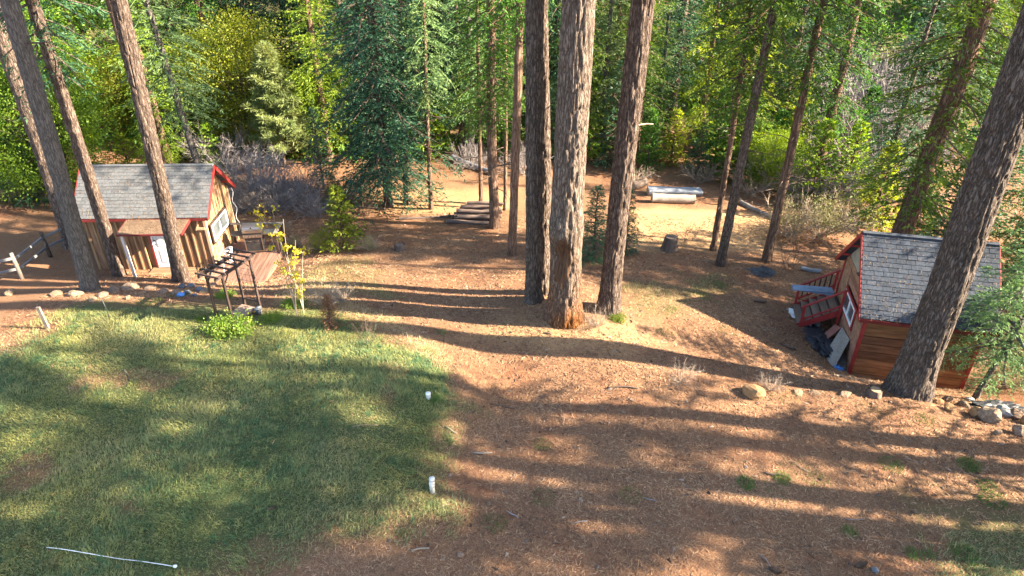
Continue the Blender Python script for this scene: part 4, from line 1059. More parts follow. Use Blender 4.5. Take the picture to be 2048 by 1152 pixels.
# shrubs
def shrub(name, mesh, pos, s, rot, label, cat='shrub', group=None, leaves=None):
    o = empty(name, (pos[0], pos[1], h1(pos[0], pos[1])), rot, label, cat, group)
    link('twigs', mesh, o, None, None, s)
    if leaves: link('foliage', leaves, o, None, None, s)
    return o
LF = {'olive': np_mesh('foliage', *broadleaf(51, 1.4, 0.85, 46, 60, (0.06, 0.03), 0.2, 0.5)[0], 'olive_leaves'),
      'olive_b': np_mesh('foliage', *broadleaf(52, 1.6, 1.0, 60, 110, (0.06, 0.035), 0.3, 0.5)[0], 'oak_leaves')}
for k, (mesh, u, v, s, lab, lf) in enumerate([
        ('grey_a', 500, 400, 1.3, 'grey leafless bush behind the barbecue grill', None), ('grey_b', 545, 395, 1.3, 'grey tangled bush below the young pine', None), ('grey_a', 455, 345, 1.3, 'grey bare bush rising past the cabin gable', None),
        ('grey_b', 485, 425, 1.0, 'low blue grey bush just past the grill', None), ('grey_a', 530, 372, 1.1, 'upright grey bush in front of the young pine stem', None), ('grey_b', 570, 420, 1.1, 'dense grey bush behind the yellow leaved saplings', None), ('grey_a', 615, 400, 1.0, 'grey bush beside the small pointed fir', None), ('grey_b', 625, 430, 0.9, 'low grey tangle behind the lime green cedar', None), ('grey_b', 430, 330, 1.3, 'grey bush showing above the cabin ridge end', None), ('grey_a', 700, 405, 0.8, 'thin grey bush under the big fir boughs', None),
        ('grey_b', 590, 392, 1.2, 'low grey bush between the young pine and dark fir', None), ('tan', 520, 425, 0.8, 'thin pinkish bare bush against the cabin wall end', None), ('brown', 735, 430, 0.8, 'fine bare sapling in front of the big fir', None),
        ('tan', 1570, 470, 1.2, 'tan brush beside the dark forked cedar', 'olive'), ('tan', 1640, 470, 1.35, 'largest tan and olive bush behind the stair railing', 'olive'), ('tan', 1700, 455, 1.2, 'yellowish bush by the red trimmed gable peak', 'olive'),
        ('grey_b', 1660, 400, 1.7, 'grey leafless thicket above the tan brush', None), ('grey_a', 1600, 400, 1.2, 'grey twiggy bush beside the fallen pale log', None), ('grey_b', 1740, 390, 1.8, 'grey bare brush on the slope beyond the roof peak', None),
        ('grey_a', 1545, 380, 1.2, 'pinkish grey brush behind the dark forked cedar', None), ('tan', 1500, 388, 1.0, 'pale bare brush behind the twin leaning trunks', None), ('grey_b', 1050, 345, 1.2, 'pale tangled brush seen between the middle pines', None),
        ('tan', 1270, 368, 0.8, 'rusty brush at the end of the bleached log', None), ('tan', 1400, 366, 0.9, 'tan brush lining the back of the clearing', None), ('grey_b', 940, 335, 1.0, 'grey brush on the needle slope beyond the log pile', None),
        ('grey_a', 1720, 330, 2.2, 'tall grey leafless thicket on the slope among the cedars', None), ('grey_a', 1770, 300, 2.4, 'highest grey bare thicket on the slope', None), ('tan', 560, 470, 0.5, 'small dry bush behind the deck corner post', 'olive'),
        ('tan', 590, 495, 0.4, 'small olive plant beside the deck edge', 'olive'), ('tan', 740, 500, 0.45, 'small grey green plant beyond the lime cedar', 'olive'), ('tan', 20, 400, 1.2, 'green bush in shade beyond the rail fence', 'olive_b'), ('tan', 100, 390, 1.2, 'dim leafy bush behind the dark shaded pine', 'olive_b'),
        ('tan', 200, 470, 0.5, 'low leafy plant between the dark pine and the cabin corner', 'olive_b'), ('tan', 2010, 770, 0.9, 'olive scrub beside the rock pile past the plank cabin', 'olive'), ('tan', 2040, 700, 1.0, 'yellow green scrub beyond the fir sapling', 'olive'), ('tan', 640, 500, 0.5, 'small leafy plant under the lime green cedar', 'olive_b')]):
    shrub('bare_shrub' if not lf else 'leafy_shrub', TW[mesh], G(u, v), s, k * 1.1, lab, leaves=LF[lf] if lf else None)

# undergrowth that covers the slope under the wood
rs = np.random.default_rng(99)
nc = 5200
ux = rs.uniform(-62, 64, nc); uy = 37 + 58 * rs.random(nc) ** 1.25
keep = ~((np.abs(ux - 4) < 8.5) & (uy < 40)) & (rs.random(nc) < sstep(-0.45, 0.25, fbm(ux * 0.12, uy * 0.12, 0, 2, 44)) * 0.9 + 0.1)
ux, uy = ux[keep], uy[keep]
per = 34
cs = rs.uniform(0.4, 1.5, len(ux)) * (1 + (uy - 37) * 0.012)
P = np.stack([ux, uy, hgt(ux, uy)], -1)[:, None] + rs.normal(0, 1, (len(ux), per, 3)) * np.stack([cs * 0.45, cs * 0.45, cs * 0.35], -1)[:, None] + np.stack([0 * cs, 0 * cs, cs * 0.5], -1)[:, None]
P = P.reshape(-1, 3)
D = unit(rs.normal(0, 1, P.shape) + np.array([0, 0, 0.4]))
sc = np.repeat(cs, per) * rs.uniform(0.6, 1.2, len(P))
v, t = leaf_tris(P, D, 0.30 * sc, 0.14 * sc, rs, 0.3)
tag(link('undergrowth', np_mesh('undergrowth', v, t, 'cedar_sprays')), 'green brushy undergrowth covering the slope under the wood', 'undergrowth', kind='stuff')

# young conifers that fill the wood's edge
ry = random.Random(12)
UND = [(-13, 38.5), (-9.5, 39.5), (-6.2, 40.2), (-4.6, 38.6), (-2.4, 41), (-0.6, 39.2), (1.2, 40.6), (2.6, 38.2), (4.6, 39.2), (5.8, 36.8), (7.6, 36.3), (9.2, 37.6), (11.4, 36.6), (12.4, 35.0), (14.6, 36.2), (15.2, 32.2), (17.2, 29.6), (18.6, 26.4), (20.2, 24.0), (17.6, 33.6), (19.8, 30.4), (21.5, 33.5),
       (-16.5, 36), (-19.5, 33), (-22.5, 30.5), (-0.2, 43.5), (3.4, 43), (-3.8, 44.2), (8.4, 41.8), (12.8, 40.6), (17.0, 40.2), (20.4, 38.6), (23.0, 30.0), (24.0, 26.5), (-11.2, 41.6), (-7.8, 43.6)]
UN_L = ['young dark fir', 'young green cedar', 'pale young fir', 'lime young cedar']
for k, (x, y) in enumerate(UND):
    j = ry.randrange(4)
    s = ry.uniform(1.1, 2.0)
    me = [CR['young_fir'], CR['young_cedar'], CR['young_fir'], CR['young_cedar']][j]
    near = [w for lim, w in WHERE if x * 26 / y * 1.25 > lim][-1]
    o = empty('young_fir' if j % 2 == 0 else 'young_cedar', (x, y, h1(x, y)), k * 1.3, UN_L[j] + ' in the thicket ' + near, 'tree', 'thicket trees ' + near)
    link('crown', me if j in (0, 3) else with_mat(me, ['', 'cedar_sprays', 'pale_fir_needles'][j], 'dark_bark'), o, (0, 0, 0.05), None, (s, s, s * ry.uniform(1.0, 1.3)))
    link('trunk', TR['leafy'], o, None, None, (0.35 * s, 0.35 * s, 0.4 * s))

for k, (x, y, s, lab) in enumerate([(20.5, 39.5, 2.2, 'grey bare thicket lowest on the open brushy slope'), (22.5, 42.0, 2.6, 'broad grey thicket in the middle of the open brushy slope'), (24.5, 44.5, 2.8, 'pale bare thicket higher on the open brushy slope'), (21.5, 45.5, 2.5, 'grey thicket beside the pale one on the brushy slope'),
                                    (25.8, 48.0, 3.0, 'topmost grey thicket of the open brushy slope'), (18.8, 37.2, 1.8, 'small grey thicket below the brushy slope'), (23.4, 38.0, 2.2, 'grey thicket nearest the thick cedar on the brushy slope')]):
    shrub('bare_shrub', TW['grey_a' if k % 2 else 'grey_b'], (x, y), s, k * 2.3, lab)

# ------------------------------------------------------------------ building helpers
def prism(name, parent, mat, poly, axis, a0, a1):
    """polygon extruded along a local axis: axis 'x' takes (y, z) points, axis 'y' takes (x, z) points; origin in the middle"""
    n = len(poly)
    pts = []
    for a in (a0, a1):
        for p, q in poly:
            pts.append((a, p, q) if axis == 'x' else (p, a, q))
    pts = np.array(pts, float); c = pts.mean(0)
    f = [tuple(range(n))[::-1], tuple(range(n, 2 * n))] + [(i, (i + 1) % n, n + (i + 1) % n, n + i) for i in range(n)]
    if axis == 'y': f = [tuple(reversed(k)) for k in f]
    return link(name, py_mesh(name, pts - c, f, mat), parent, c)

def roof_slope(cabin, mat, shmat, x0, x1, eave, ridge, thick, cols=0, rows=0, seed=1):
    dy, dz = ridge[0] - eave[0], ridge[1] - eave[1]
    Ls, a = math.hypot(dy, dz), math.atan2(dz, dy)
    if dy < 0: a = a - math.pi
    nrm = np.array([0, -math.sin(a), math.cos(a)])
    ctr = np.array([(x0 + x1) / 2, (eave[0] + ridge[0]) / 2, (eave[1] + ridge[1]) / 2]) - nrm * thick / 2
    o = link('roof', box_mesh(x1 - x0, Ls, thick, mat), cabin, ctr, (a, 0, 0))
    rs = random.Random(seed)
    if cols:
        w, rh = (x1 - x0) / cols, Ls / rows
        for r in range(rows):
            off = (r * 0.37 + rs.uniform(-0.1, 0.1)) % 1.0
            edges = [0.0] + [k * w + off * w for k in range(cols) if k * w + off * w > 0.06] + [x1 - x0]
            edges = [edges[0]] + [e + rs.uniform(-0.03, 0.03) * w if 0 < i < len(edges) - 1 else e for i, e in enumerate(edges)][1:]
            if edges[-1] - edges[-2] < 0.06: edges.pop(-2)
            for i in range(len(edges) - 1):
                ww = round((edges[i + 1] - edges[i] - 0.008) / 0.02) * 0.02
                ww = max(0.04, min(ww, edges[i + 1] - edges[i] - 0.004))
                yc = -Ls / 2 + (r + 0.58) * rh
                sh = link('shingle', box_mesh(round(ww, 3), rh * 1.14, 0.014, shmat), o, (-(x1 - x0) / 2 + (edges[i] + edges[i + 1]) / 2, yc + rs.uniform(-0.006, 0.006), thick / 2 + 0.016 + rs.uniform(0, 0.005)),
                          (-0.085 + rs.uniform(-0.012, 0.012), 0, rs.uniform(-0.008, 0.008)))
        nn_ = 420                                            # needles caught on the shingles
        qx, qy = rng.uniform(-(x1 - x0) / 2 + .03, (x1 - x0) / 2 - .03, nn_), Ls * (rng.random(nn_) ** 1.5 - 0.5)
        aa = rng.uniform(0, 6.28, nn_); ll = rng.uniform(0.05, 0.15, nn_)
        pv = np.stack([qx, np.clip(qy, -Ls / 2 + .03, Ls / 2 - .12), np.full(nn_, thick / 2 + 0.036) + rng.uniform(0, .006, nn_)], -1); dv = np.stack([np.cos(aa), np.sin(aa), 0 * aa], -1)
        sv = np.stack([-np.sin(aa), np.cos(aa), 0 * aa], -1) * 0.006
        tv = np.stack([pv - sv, pv + sv, pv + dv * ll[:, None]], 1).reshape(-1, 3)
        tag(link('roof_needles', np_mesh('roof_needles', tv, np.arange(3 * nn_).reshape(-1, 3), 'needle_straw', col=np.repeat(mixc((0.09, 0.05, 0.032), (0.33, 0.22, 0.13), rng.random(nn_)), 3, axis=0)), o), kind='stuff')
    return o

def slide_window(cabin, wallx, y0, y1, z0, z1, face, trim):
    """two-light sliding window in a wall of constant x; face is the outward direction"""
    w = box('window', cabin, 'dark_interior', (min(wallx, wallx - face * 0.10), y0, z0), (max(wallx, wallx - face * 0.10), y1, z1))
    c = Vector(w.location)
    def b(name, mat, lo, hi):
        xa, xb = sorted((wallx + face * lo[0], wallx + face * hi[0]))
        return box(name, w, mat, Vector((xa, lo[1], lo[2])) - c, Vector((xb, hi[1], hi[2])) - c)
    t = 0.055
    for (ya, yb, za, zb) in ((y0, y1, z0, z0 + t), (y0, y1, z1 - t, z1), (y0, y0 + t, z0 + t, z1 - t), (y1 - t, y1, z0 + t, z1 - t), ((y0 + y1) / 2 - t / 2, (y0 + y1) / 2 + t / 2, z0 + t, z1 - t)):
        b('frame', 'white_paint', (0.0, ya, za), (0.06, yb, zb))
    ym = (y0 + y1) / 2
    b('pane', 'window_glass', (0.012, y0 + t, z0 + t), (0.02, ym - t / 2, z1 - t))
    b('pane', 'window_glass', (0.012, ym + t / 2, z0 + t), (0.02, y1 - t, z1 - t))
    g = 0.09
    for (ya, yb, za, zb) in ((y0 - g, y1 + g, z0 - g, z0 - 0.002), (y0 - g, y1 + g, z1 + 0.002, z1 + g), (y0 - g, y0 - 0.002, z0, z1), (y1 + 0.002, y1 + g, z0, z1)):
        b('casing', trim, (0.0, ya, za), (0.045, yb, zb))
    return w

# ------------------------------------------------------------------ board and batten cabin
LC = empty('board_cabin', (-11.87, 23.9, -1.60), R(1.5), 'small board and batten cabin with pale grey shingle roof and white door', 'cabin')
XL, DEP, EZ, RZ, EY, RY = -4.55, 2.70, 2.50, 4.02, -0.25, 1.35
SL = (RZ - EZ) / (RY - EY)
under = lambda y: EZ + (min(y, 2 * RY - y) - EY) * SL - 0.13
prism('wall', LC, 'board_wood', [(0.03, -0.2), (DEP - 0.03, -0.2), (DEP - 0.03, under(DEP)), (RY, under(RY)), (0.03, under(0))], 'x', XL + 0.03, -0.03)
rs = random.Random(3)
DX0, DX1, DZ0, DZ1 = -2.17, -1.27, 0.32, 2.33
nb = 16; bw = -XL / nb
for i in range(nb):
    xa, xb = XL + i * bw, XL + (i + 1) * bw
    z0 = -0.15
    if xb > DX0 - 0.12 and xa < DX1 + 0.12: z0 = DZ1 + 0.12
    yo = rs.uniform(0, 0.008)
    box('board', LC, 'board_wood', (xa + 0.003, 0.0 - yo, z0 + rs.uniform(0, .03)), (xb - 0.003, 0.028, under(0)))
for i in range(nb + 1):
    x = XL + i * bw + rs.uniform(-0.012, 0.012)
    if DX0 - 0.10 < x < DX1 + 0.10: continue
    box('batten', LC, 'batten_wood', (x - 0.028, -0.034, -0.12), (x + 0.028, -0.0085, under(0) - 0.01))
wy0, wy1, wz0, wz1 = 0.32, 1.95, 1.20, 1.88
nb2 = 10; bw2 = DEP / nb2
for i in range(nb2):
    ya, yb = i * bw2 + 0.003, (i + 1) * bw2 - 0.003
    xo = rs.uniform(0, 0.008)
    segs = [(-0.15, None)]
    if yb > wy0 - 0.09 and ya < wy1 + 0.09: segs = [(-0.15, wz0 - 0.09), (wz1 + 0.09, None)]
    for za, zb in segs:
        top = [(yb, under(yb)), (ya, under(ya))] if zb is None else [(yb, zb), (ya, zb)]
        if zb is None and ya < RY < yb: top = [(yb, under(yb)), (RY, under(RY)), (ya, under(ya))]
        prism('board', LC, 'batten_wood', [(ya, za), (yb, za)] + top, 'x', -0.028, 0.0 + xo)
for i in range(1, nb2):
    y = i * bw2
    segs = [(-0.12, under(y) - 0.02)]
    if wy0 - 0.09 < y < wy1 + 0.09: segs = [(-0.12, wz0 - 0.1), (wz1 + 0.1, under(y) - 0.02)]
    for za, zb in segs: box('batten', LC, 'batten_wood', (0.0085, y - 0.026, za), (0.034, y + 0.026, zb))
for (x, y) in ((0.0, 0.0), (XL, 0.0), (0.0, DEP)):
    box('corner_board', LC, 'pine_lumber' if x == 0 else 'board_wood', (x - 0.055, y - 0.045, -0.18), (x + 0.045, y + 0.055, under(0) - 0.02))
slide_window(LC, 0.035, wy0, wy1, wz0, wz1, 1, 'dark_paint_wood')
RX0, RX1 = -4.83, 0.27
roof_slope(LC, 'dark_paint_wood', 'shingle_pale', RX0, RX1, (EY, EZ), (RY, RZ), 0.09, 18, 15, 4)
roof_slope(LC, 'shingle_pale', 'shingle_pale', RX0, RX1, (2 * RY - EY, EZ), (RY, RZ), 0.09)
box('ridge_cap', LC, 'shingle_pale', (RX0, RY - 0.09, RZ - 0.055), (RX1, RY + 0.09, RZ + 0.028))
box('fascia', LC, 'shaded_red_paint', (RX0, EY - 0.030, EZ - 0.115), (RX1, EY - 0.004, EZ - 0.012))
for s in (-1, 1):
    for xx in (RX0 - 0.018, RX1 + 0.018):
        ye = EY if s < 0 else 2 * RY - EY
        bar('barge_board', LC, 'red_paint', (xx, ye, EZ - 0.075), (xx, RY + s * 0.01, RZ - 0.075), 0.03, 0.14)
for y in (0.35, 0.95, 1.75, 2.35):
    box('lookout', LC, 'red_paint', (0.04, y - 0.03, under(y) - 0.045), (RX1, y + 0.03, under(y) + 0.03))
# the door and its trim
dr = box('door', LC, 'white_paint', (DX0, -0.012, DZ0), (DX1, 0.03, DZ1))
dc = Vector(dr.location)
for r_, (za, zb) in enumerate(((DZ0 + 0.14, DZ0 + 0.72), (DZ0 + 0.84, DZ0 + 1.34), (DZ0 + 1.46, DZ0 + 1.88))):
    for xa in (DX0 + 0.12, DX0 + 0.51):
        box('door_panel', dr, 'door_groove', Vector((xa, -0.0165, za)) - dc, Vector((xa + 0.27, -0.0125, zb)) - dc)
        box('door_panel', dr, 'white_paint', Vector((xa + 0.028, -0.026, za + 0.03)) - dc, Vector((xa + 0.242, -0.0168, zb - 0.03)) - dc)
for z in (DZ0 + 0.96, DZ0 + 1.14):
    tube('handle', dr, 'black_metal', [Vector((DX0 + 0.07, -0.012, z)) - dc, Vector((DX0 + 0.07, -0.05, z)) - dc, Vector((DX0 + 0.07, -0.08, z)) - dc], [0.018, 0.02, 0.034], 10)
box('door_jamb', LC, 'red_paint', (DX0 - 0.115, -0.05, DZ0 - 0.02), (DX0 - 0.045, 0.03, DZ1 + 0.10))
box('door_jamb', LC, 'white_paint', (DX0 - 0.044, -0.045, DZ0 - 0.02), (DX0 - 0.002, 0.03, DZ1 + 0.04))
box('door_jamb', LC, 'red_paint', (DX1 + 0.002, -0.05, DZ0 - 0.02), (DX1 + 0.10, 0.03, DZ1 + 0.10))
box('door_header', LC, 'red_paint', (DX0 - 0.115, -0.052, DZ1 + 0.041), (DX1 + 0.10, 0.03, DZ1 + 0.11))
box('door_sill', LC, 'pale_post', (DX0 - 0.05, -0.07, DZ0 - 0.05), (DX1 + 0.05, 0.02, DZ0 - 0.003))
# porch
pr = prism('porch_roof', LC, 'needle_mat', [(-1.18, 2.24), (-0.04, 2.44), (-0.04, 2.50), (-1.18, 2.30)], 'x', -2.78, -0.42)
bar('porch_fascia', LC, 'shaded_red_paint', (-2.80, -1.195, 2.262), (-0.40, -1.195, 2.262), 0.03, 0.07)
bar('porch_fascia', LC, 'shaded_red_paint', (-2.795, -1.17, 2.26), (-2.795, -0.05, 2.45), 0.03, 0.09)
bar('porch_fascia', LC, 'shaded_red_paint', (-0.405, -1.17, 2.26), (-0.405, -0.05, 2.45), 0.03, 0.09)
nn_ = 4200
q1, q2 = rng.uniform(-2.76, -0.44, nn_), 1 - rng.random(nn_) ** 1.4
yy = -1.16 + q2 * 1.08; zz_ = 2.302 + (yy + 1.18) * 0.1754 + rng.uniform(0.002, 0.03, nn_)
aa = rng.uniform(0, 6.28, nn_); ll = rng.uniform(0.06, 0.16, nn_)
pv = np.stack([q1, yy, zz_], -1); dd_ = np.stack([np.cos(aa), np.sin(aa) * 0.8, rng.normal(0, .15, nn_)], -1)
pv2 = np.stack([pv - dd_[:, [1, 0, 2]] * 0.006, pv + dd_[:, [1, 0, 2]] * 0.006, pv + dd_ * ll[:, None]], 1).reshape(-1, 3)
lit = np_mesh('roof_needles', pv2 - np.array(pr.location)[None], np.arange(3 * nn_).reshape(-1, 3), 'needle_straw', col=np.repeat(mixc((0.09, 0.05, 0.032), (0.33, 0.22, 0.13), rng.random(nn_)), 3, axis=0))
tag(link('roof_needles', lit, pr), kind='stuff')
box('porch_post', LC, 'pale_post', (-2.70, -1.15, -0.1), (-2.61, -1.06, 2.235))
box('porch_post', LC, 'pale_post', (-0.93, -1.15, -0.1), (-0.84, -1.06, 2.235))
bar('brace', LC, 'pine_lumber', (-0.36, -0.06, 1.95), (-0.02, -0.06, 1.95), 0.04, 0.09)
bar('brace', LC, 'pine_lumber', (-0.36, -0.062, 1.90), (-0.18, -0.062, 2.45), 0.04, 0.07, (0, 1, 0))
for i in range(8):
    box('porch_plank', LC, 'porch_wood', (-2.45, -1.10 + i * 0.136, 0.21), (-0.62, -0.97 + i * 0.136 - 0.006, 0.25))
box('porch_rim', LC, 'red_paint', (-2.46, -1.135, 0.05), (-0.61, -1.104, 0.245))
ss = np.linspace(0, 1, 14)
tube('hanging_cord', LC, 'white_paint', np.stack([0.16 + 0.05 * np.sin(ss * 17), 2.78 + 0.03 * np.cos(ss * 13), 2.45 - 2.0 * ss], -1), np.full(14, 0.014), 5)

# ------------------------------------------------------------------ deck at the gable end
DK = empty('wood_deck', (-11.80, 22.5, -1.60), R(1.5), 'weathered reddish plank deck along the cabin gable with a low railing', 'deck')
npl = 16
for i in range(npl):
    x = 0.04 + i * 0.141
    box('plank', DK, 'deck_wood', (x, rs.uniform(-0.015, 0.02), 0.26), (x + 0.132, 3.45 + rs.uniform(-0.01, 0.01), 0.298))
box('rim_joist', DK, 'deck_wood', (2.262, -0.01, -0.05), (2.30, 3.44, 0.255))
box('rim_joist', DK, 'deck_wood', (0.03, -0.045, -0.05), (2.30, -0.012, 0.255))
for (x, y) in ((0.16, 3.36), (2.20, 3.36), (2.20, 2.45)):
    box('post', DK, 'dark_paint_wood', (x - 0.045, y - 0.045, -0.1), (x + 0.045, y + 0.045, 1.17))
box('rail', DK, 'weathered_wood', (0.10, 3.29, 1.175), (2.27, 3.43, 1.215))
box('rail', DK, 'weathered_wood', (2.13, 2.38, 1.174), (2.27, 3.285, 1.214))
box('rail', DK, 'dark_paint_wood', (0.21, 3.34, 0.75), (2.15, 3.38, 0.84))

# ------------------------------------------------------------------ barbecue grill on the deck
g0 = Vector((-10.62, 25.2, -1.30))
GR = empty('barbecue_grill', g0, R(8), 'stainless lidded gas barbecue grill on the plank deck', 'grill')
box('cabinet', GR, 'black_metal', (-0.34, -0.24, 0.10), (0.34, 0.24, 0.66))
for x in (-0.36, 0.325):
    box('cabinet_frame', GR, 'steel', (x, -0.265, 0.06), (x + 0.035, -0.235, 0.70))
box('cabinet_frame', GR, 'steel', (-0.324, -0.262, 0.06), (0.324, -0.236, 0.105))
for x in (-0.15, 0.15):
    bar('door_handle', GR, 'steel', (x - 0.07, -0.27, 0.55), (x + 0.07, -0.27, 0.55), 0.02, 0.02)
box('control_panel', GR, 'steel', (-0.37, -0.29, 0.705), (0.37, 0.25, 0.84))
for k in range(5):
    x = -0.28 + k * 0.14
    tube('knob', GR, 'black_metal', [(x, -0.29, 0.775), (x, -0.325, 0.775)], [0.028, 0.024], 10)
box('firebox', GR, 'black_metal', (-0.36, -0.24, 0.845), (0.36, 0.24, 0.90))
lidp = [(0.25, 0.905), (0.25, 1.02)] + [(0.0 + 0.25 * math.cos(t), 1.02 + 0.22 * math.sin(t)) for t in np.linspace(0.25, math.pi - 0.25, 9)] + [(-0.25, 1.02), (-0.25, 0.905)]
lid = prism('lid', GR, 'steel', lidp[::-1], 'x', -0.375, 0.375)
lc = Vector(lid.location)
bar('lid_handle', lid, 'steel', Vector((-0.27, -0.30, 1.0)) - lc, Vector((0.27, -0.30, 1.0)) - lc, 0.022, 0.022)
tube('thermometer', lid, 'black_metal', [Vector((0, -0.225, 1.12)) - lc, Vector((0, -0.25, 1.125)) - lc], [0.04, 0.04], 12)
box('side_shelf', GR, 'black_metal', (-0.86, -0.22, 0.80), (-0.385, 0.22, 0.835))
box('side_shelf', GR, 'steel', (0.385, -0.22, 0.80), (0.80, 0.22, 0.835))
for (x, y) in ((-0.30, -0.19), (0.30, -0.19), (-0.30, 0.19), (0.30, 0.19)):
    tube('wheel', GR, 'black_metal', [(x - 0.02, y, 0.05), (x + 0.02, y, 0.05)], [0.045, 0.045], 12)

# ------------------------------------------------------------------ white lattice chair
CH = empty('garden_chair', (-11.2, 23.55, -1.30), R(-55), 'white openwork cast metal garden chair on the plank deck', 'chair')
def lattice(name, fn, n, seed):
    """openwork sheet of thin curved bars"""
    rs_ = np.random.default_rng(seed)
    parts = []
    for k in range(n):
        a, b_ = rs_.uniform(0, 6.28), rs_.uniform(0, 6.28)
        p, q = np.array([math.cos(a), math.sin(a)]), np.array([math.cos(b_), math.sin(b_)])
        s_ = np.linspace(0, 1, 7)[:, None]
        c_ = rs_.normal(0, 0.25, 2)
        uv = p * (1 - s_) + q * s_ + c_ * (s_ * (1 - s_)) * 2
        uv = uv * np.minimum(1, 1 / np.maximum(1e-6, np.linalg.norm(uv, axis=1, keepdims=True)))
        parts.append(tube_arrays(np.array([fn(*w_) for w_ in uv]), np.full(7, 0.011), 4))
    ring = np.array([fn(math.cos(t), math.sin(t)) for t in np.linspace(0, 2 * np.pi, 25)])
    parts.append(tube_arrays(ring, np.full(25, 0.018), 5, False))
    return link(name, np_mesh(name, *join(parts), 'white_paint', smooth=True), CH)
lattice('backrest', lambda a, b_: (a * 0.30, 0.24 - 0.24 * a * a + 0.05 * b_, 0.66 + b_ * 0.26), 20, 1)
lattice('seat', lambda a, b_: (a * 0.27, b_ * 0.25, 0.42 - 0.02 * (1 - a * a)), 16, 2)
for (x, y) in ((-0.2, -0.19), (0.2, -0.19), (-0.2, 0.19), (0.2, 0.19)):
    tube('leg', CH, 'white_paint', [(x, y, 0.42), (x * 1.05, y * 1.15, 0.2), (x * 1.25, y * 1.35, 0.0)], [0.018, 0.015, 0.02], 6)
for sx_ in (-1, 1):
    tube('arm', CH, 'white_paint', [(sx_ * 0.29, 0.18, 0.66), (sx_ * 0.32, 0.0, 0.67), (sx_ * 0.31, -0.16, 0.65), (sx_ * 0.26, -0.2, 0.44)], [0.016] * 4, 6)

# ------------------------------------------------------------------ garden arbor
q1_, q4_ = G(444, 655), G(518, 625)
ab = np.array([-9.15, 17.9]); ang = math.atan2(1.15, 0.44) - math.pi / 2     # long axis runs away from the camera
AR = empty('garden_arbor', (-8.95, 17.62, h1(-8.95, 17.62)), ang, 'dark brown wooden garden arbor with slatted flat top over the green vine', 'arbor')
AL, AW, AH = 1.35, 0.62, 1.75
for y in (0.08, AL - 0.05):
    for x in (-AW / 2, AW / 2):
        zg = -0.2
        box('post', AR, 'dark_paint_wood', (x - 0.032, y - 0.032, zg), (x + 0.032, y + 0.032, AH))
        bar('brace', AR, 'dark_paint_wood', (x, y + (0.02 if y < 0.5 else -0.02), AH - 0.28), (x, y + (0.24 if y < 0.5 else -0.24), AH - 0.01), 0.03, 0.03)
for x in (-AW / 2, AW / 2):
    box('beam', AR, 'dark_paint_wood', (x - 0.022, -0.22, AH + 0.002), (x + 0.022, AL + 0.18, AH + 0.105))
for k in range(7):
    y = -0.17 + k * (AL + 0.30) / 6
    box('rafter', AR, 'dark_paint_wood', (-AW / 2 - 0.13, y - 0.018, AH + 0.107), (AW / 2 + 0.13, y + 0.018, AH + 0.165))
box('cross_rail', AR, 'dark_paint_wood', (-AW / 2 + 0.033, AL - 0.07, 0.18), (AW / 2 - 0.033, AL - 0.03, 0.22))
for k in range(4):
    z = 0.7 + 0.22 * k
    tube('wire', AR, 'black_metal', [(-AW / 2, AL - 0.05, z), (AW / 2, AL - 0.05, z)], [0.006, 0.006], 4)
for k in range(3):
    x = -AW / 2 + AW * (k + 1) / 4
    tube('wire', AR, 'black_metal', [(x, AL - 0.05, 0.2), (x, AL - 0.05, AH)], [0.006, 0.006], 4)
box('step_board', AR, 'stair_wood', (-AW / 2 + 0.04, 0.5, -0.03), (AW / 2 - 0.04, 1.15, 0.06))
gpos = G(519, 628)
bk = empty('grey_bucket', gpos, 0, 'small blue grey bucket at the foot of the arbor post', 'bucket')
tube('bucket_body', bk, 'dark_rock', [(0, 0, 0), (0, 0, 0.11), (0, 0, 0.22)], [0.09, 0.1, 0.115], 14)
tube('bucket_rim', bk, 'concrete', [(0, 0, 0.215), (0, 0, 0.235)], [0.12, 0.12], 14)

# ------------------------------------------------------------------ red-trimmed plank cabin
RC = empty('plank_cabin', (11.22, 18.02, -2.17), R(-12.5), 'red trimmed cabin of orange brown planks with dark grey shingles', 'cabin')
CX, CD, CEZ, CRZ, CEY, CRY = 3.39, 3.55, 2.36, 4.36, -0.27, 1.78
CSL = (CRZ - CEZ) / (CRY - CEY)
cund = lambda y: CEZ + (min(y, 2 * CRY - y) - CEY) * CSL - 0.13
prism('wall', RC, 'dark_paint_wood', [(0.03, -0.25), (CD - 0.03, -0.25), (CD - 0.03, cund(CD)), (CRY, cund(CRY)), (0.03, cund(0))], 'x', 0.03, CX - 0.03)
nl = 9; lh = (cund(0) + 0.2) / nl
for i in range(nl):
    z = -0.2 + i * lh
    box('siding_board', RC, 'siding_wood', (0.052, -0.03 - rs.uniform(0, .02), z + rs.uniform(0, .008)), (CX - 0.052, 0.028, z + lh - 0.022), (-0.06, rs.uniform(-0.003, 0.003), 0))
gy0, gy1, gz0, gz1 = 1.0, 2.45, 1.21, 1.87
nh = 12; gh = 2.95 / nh
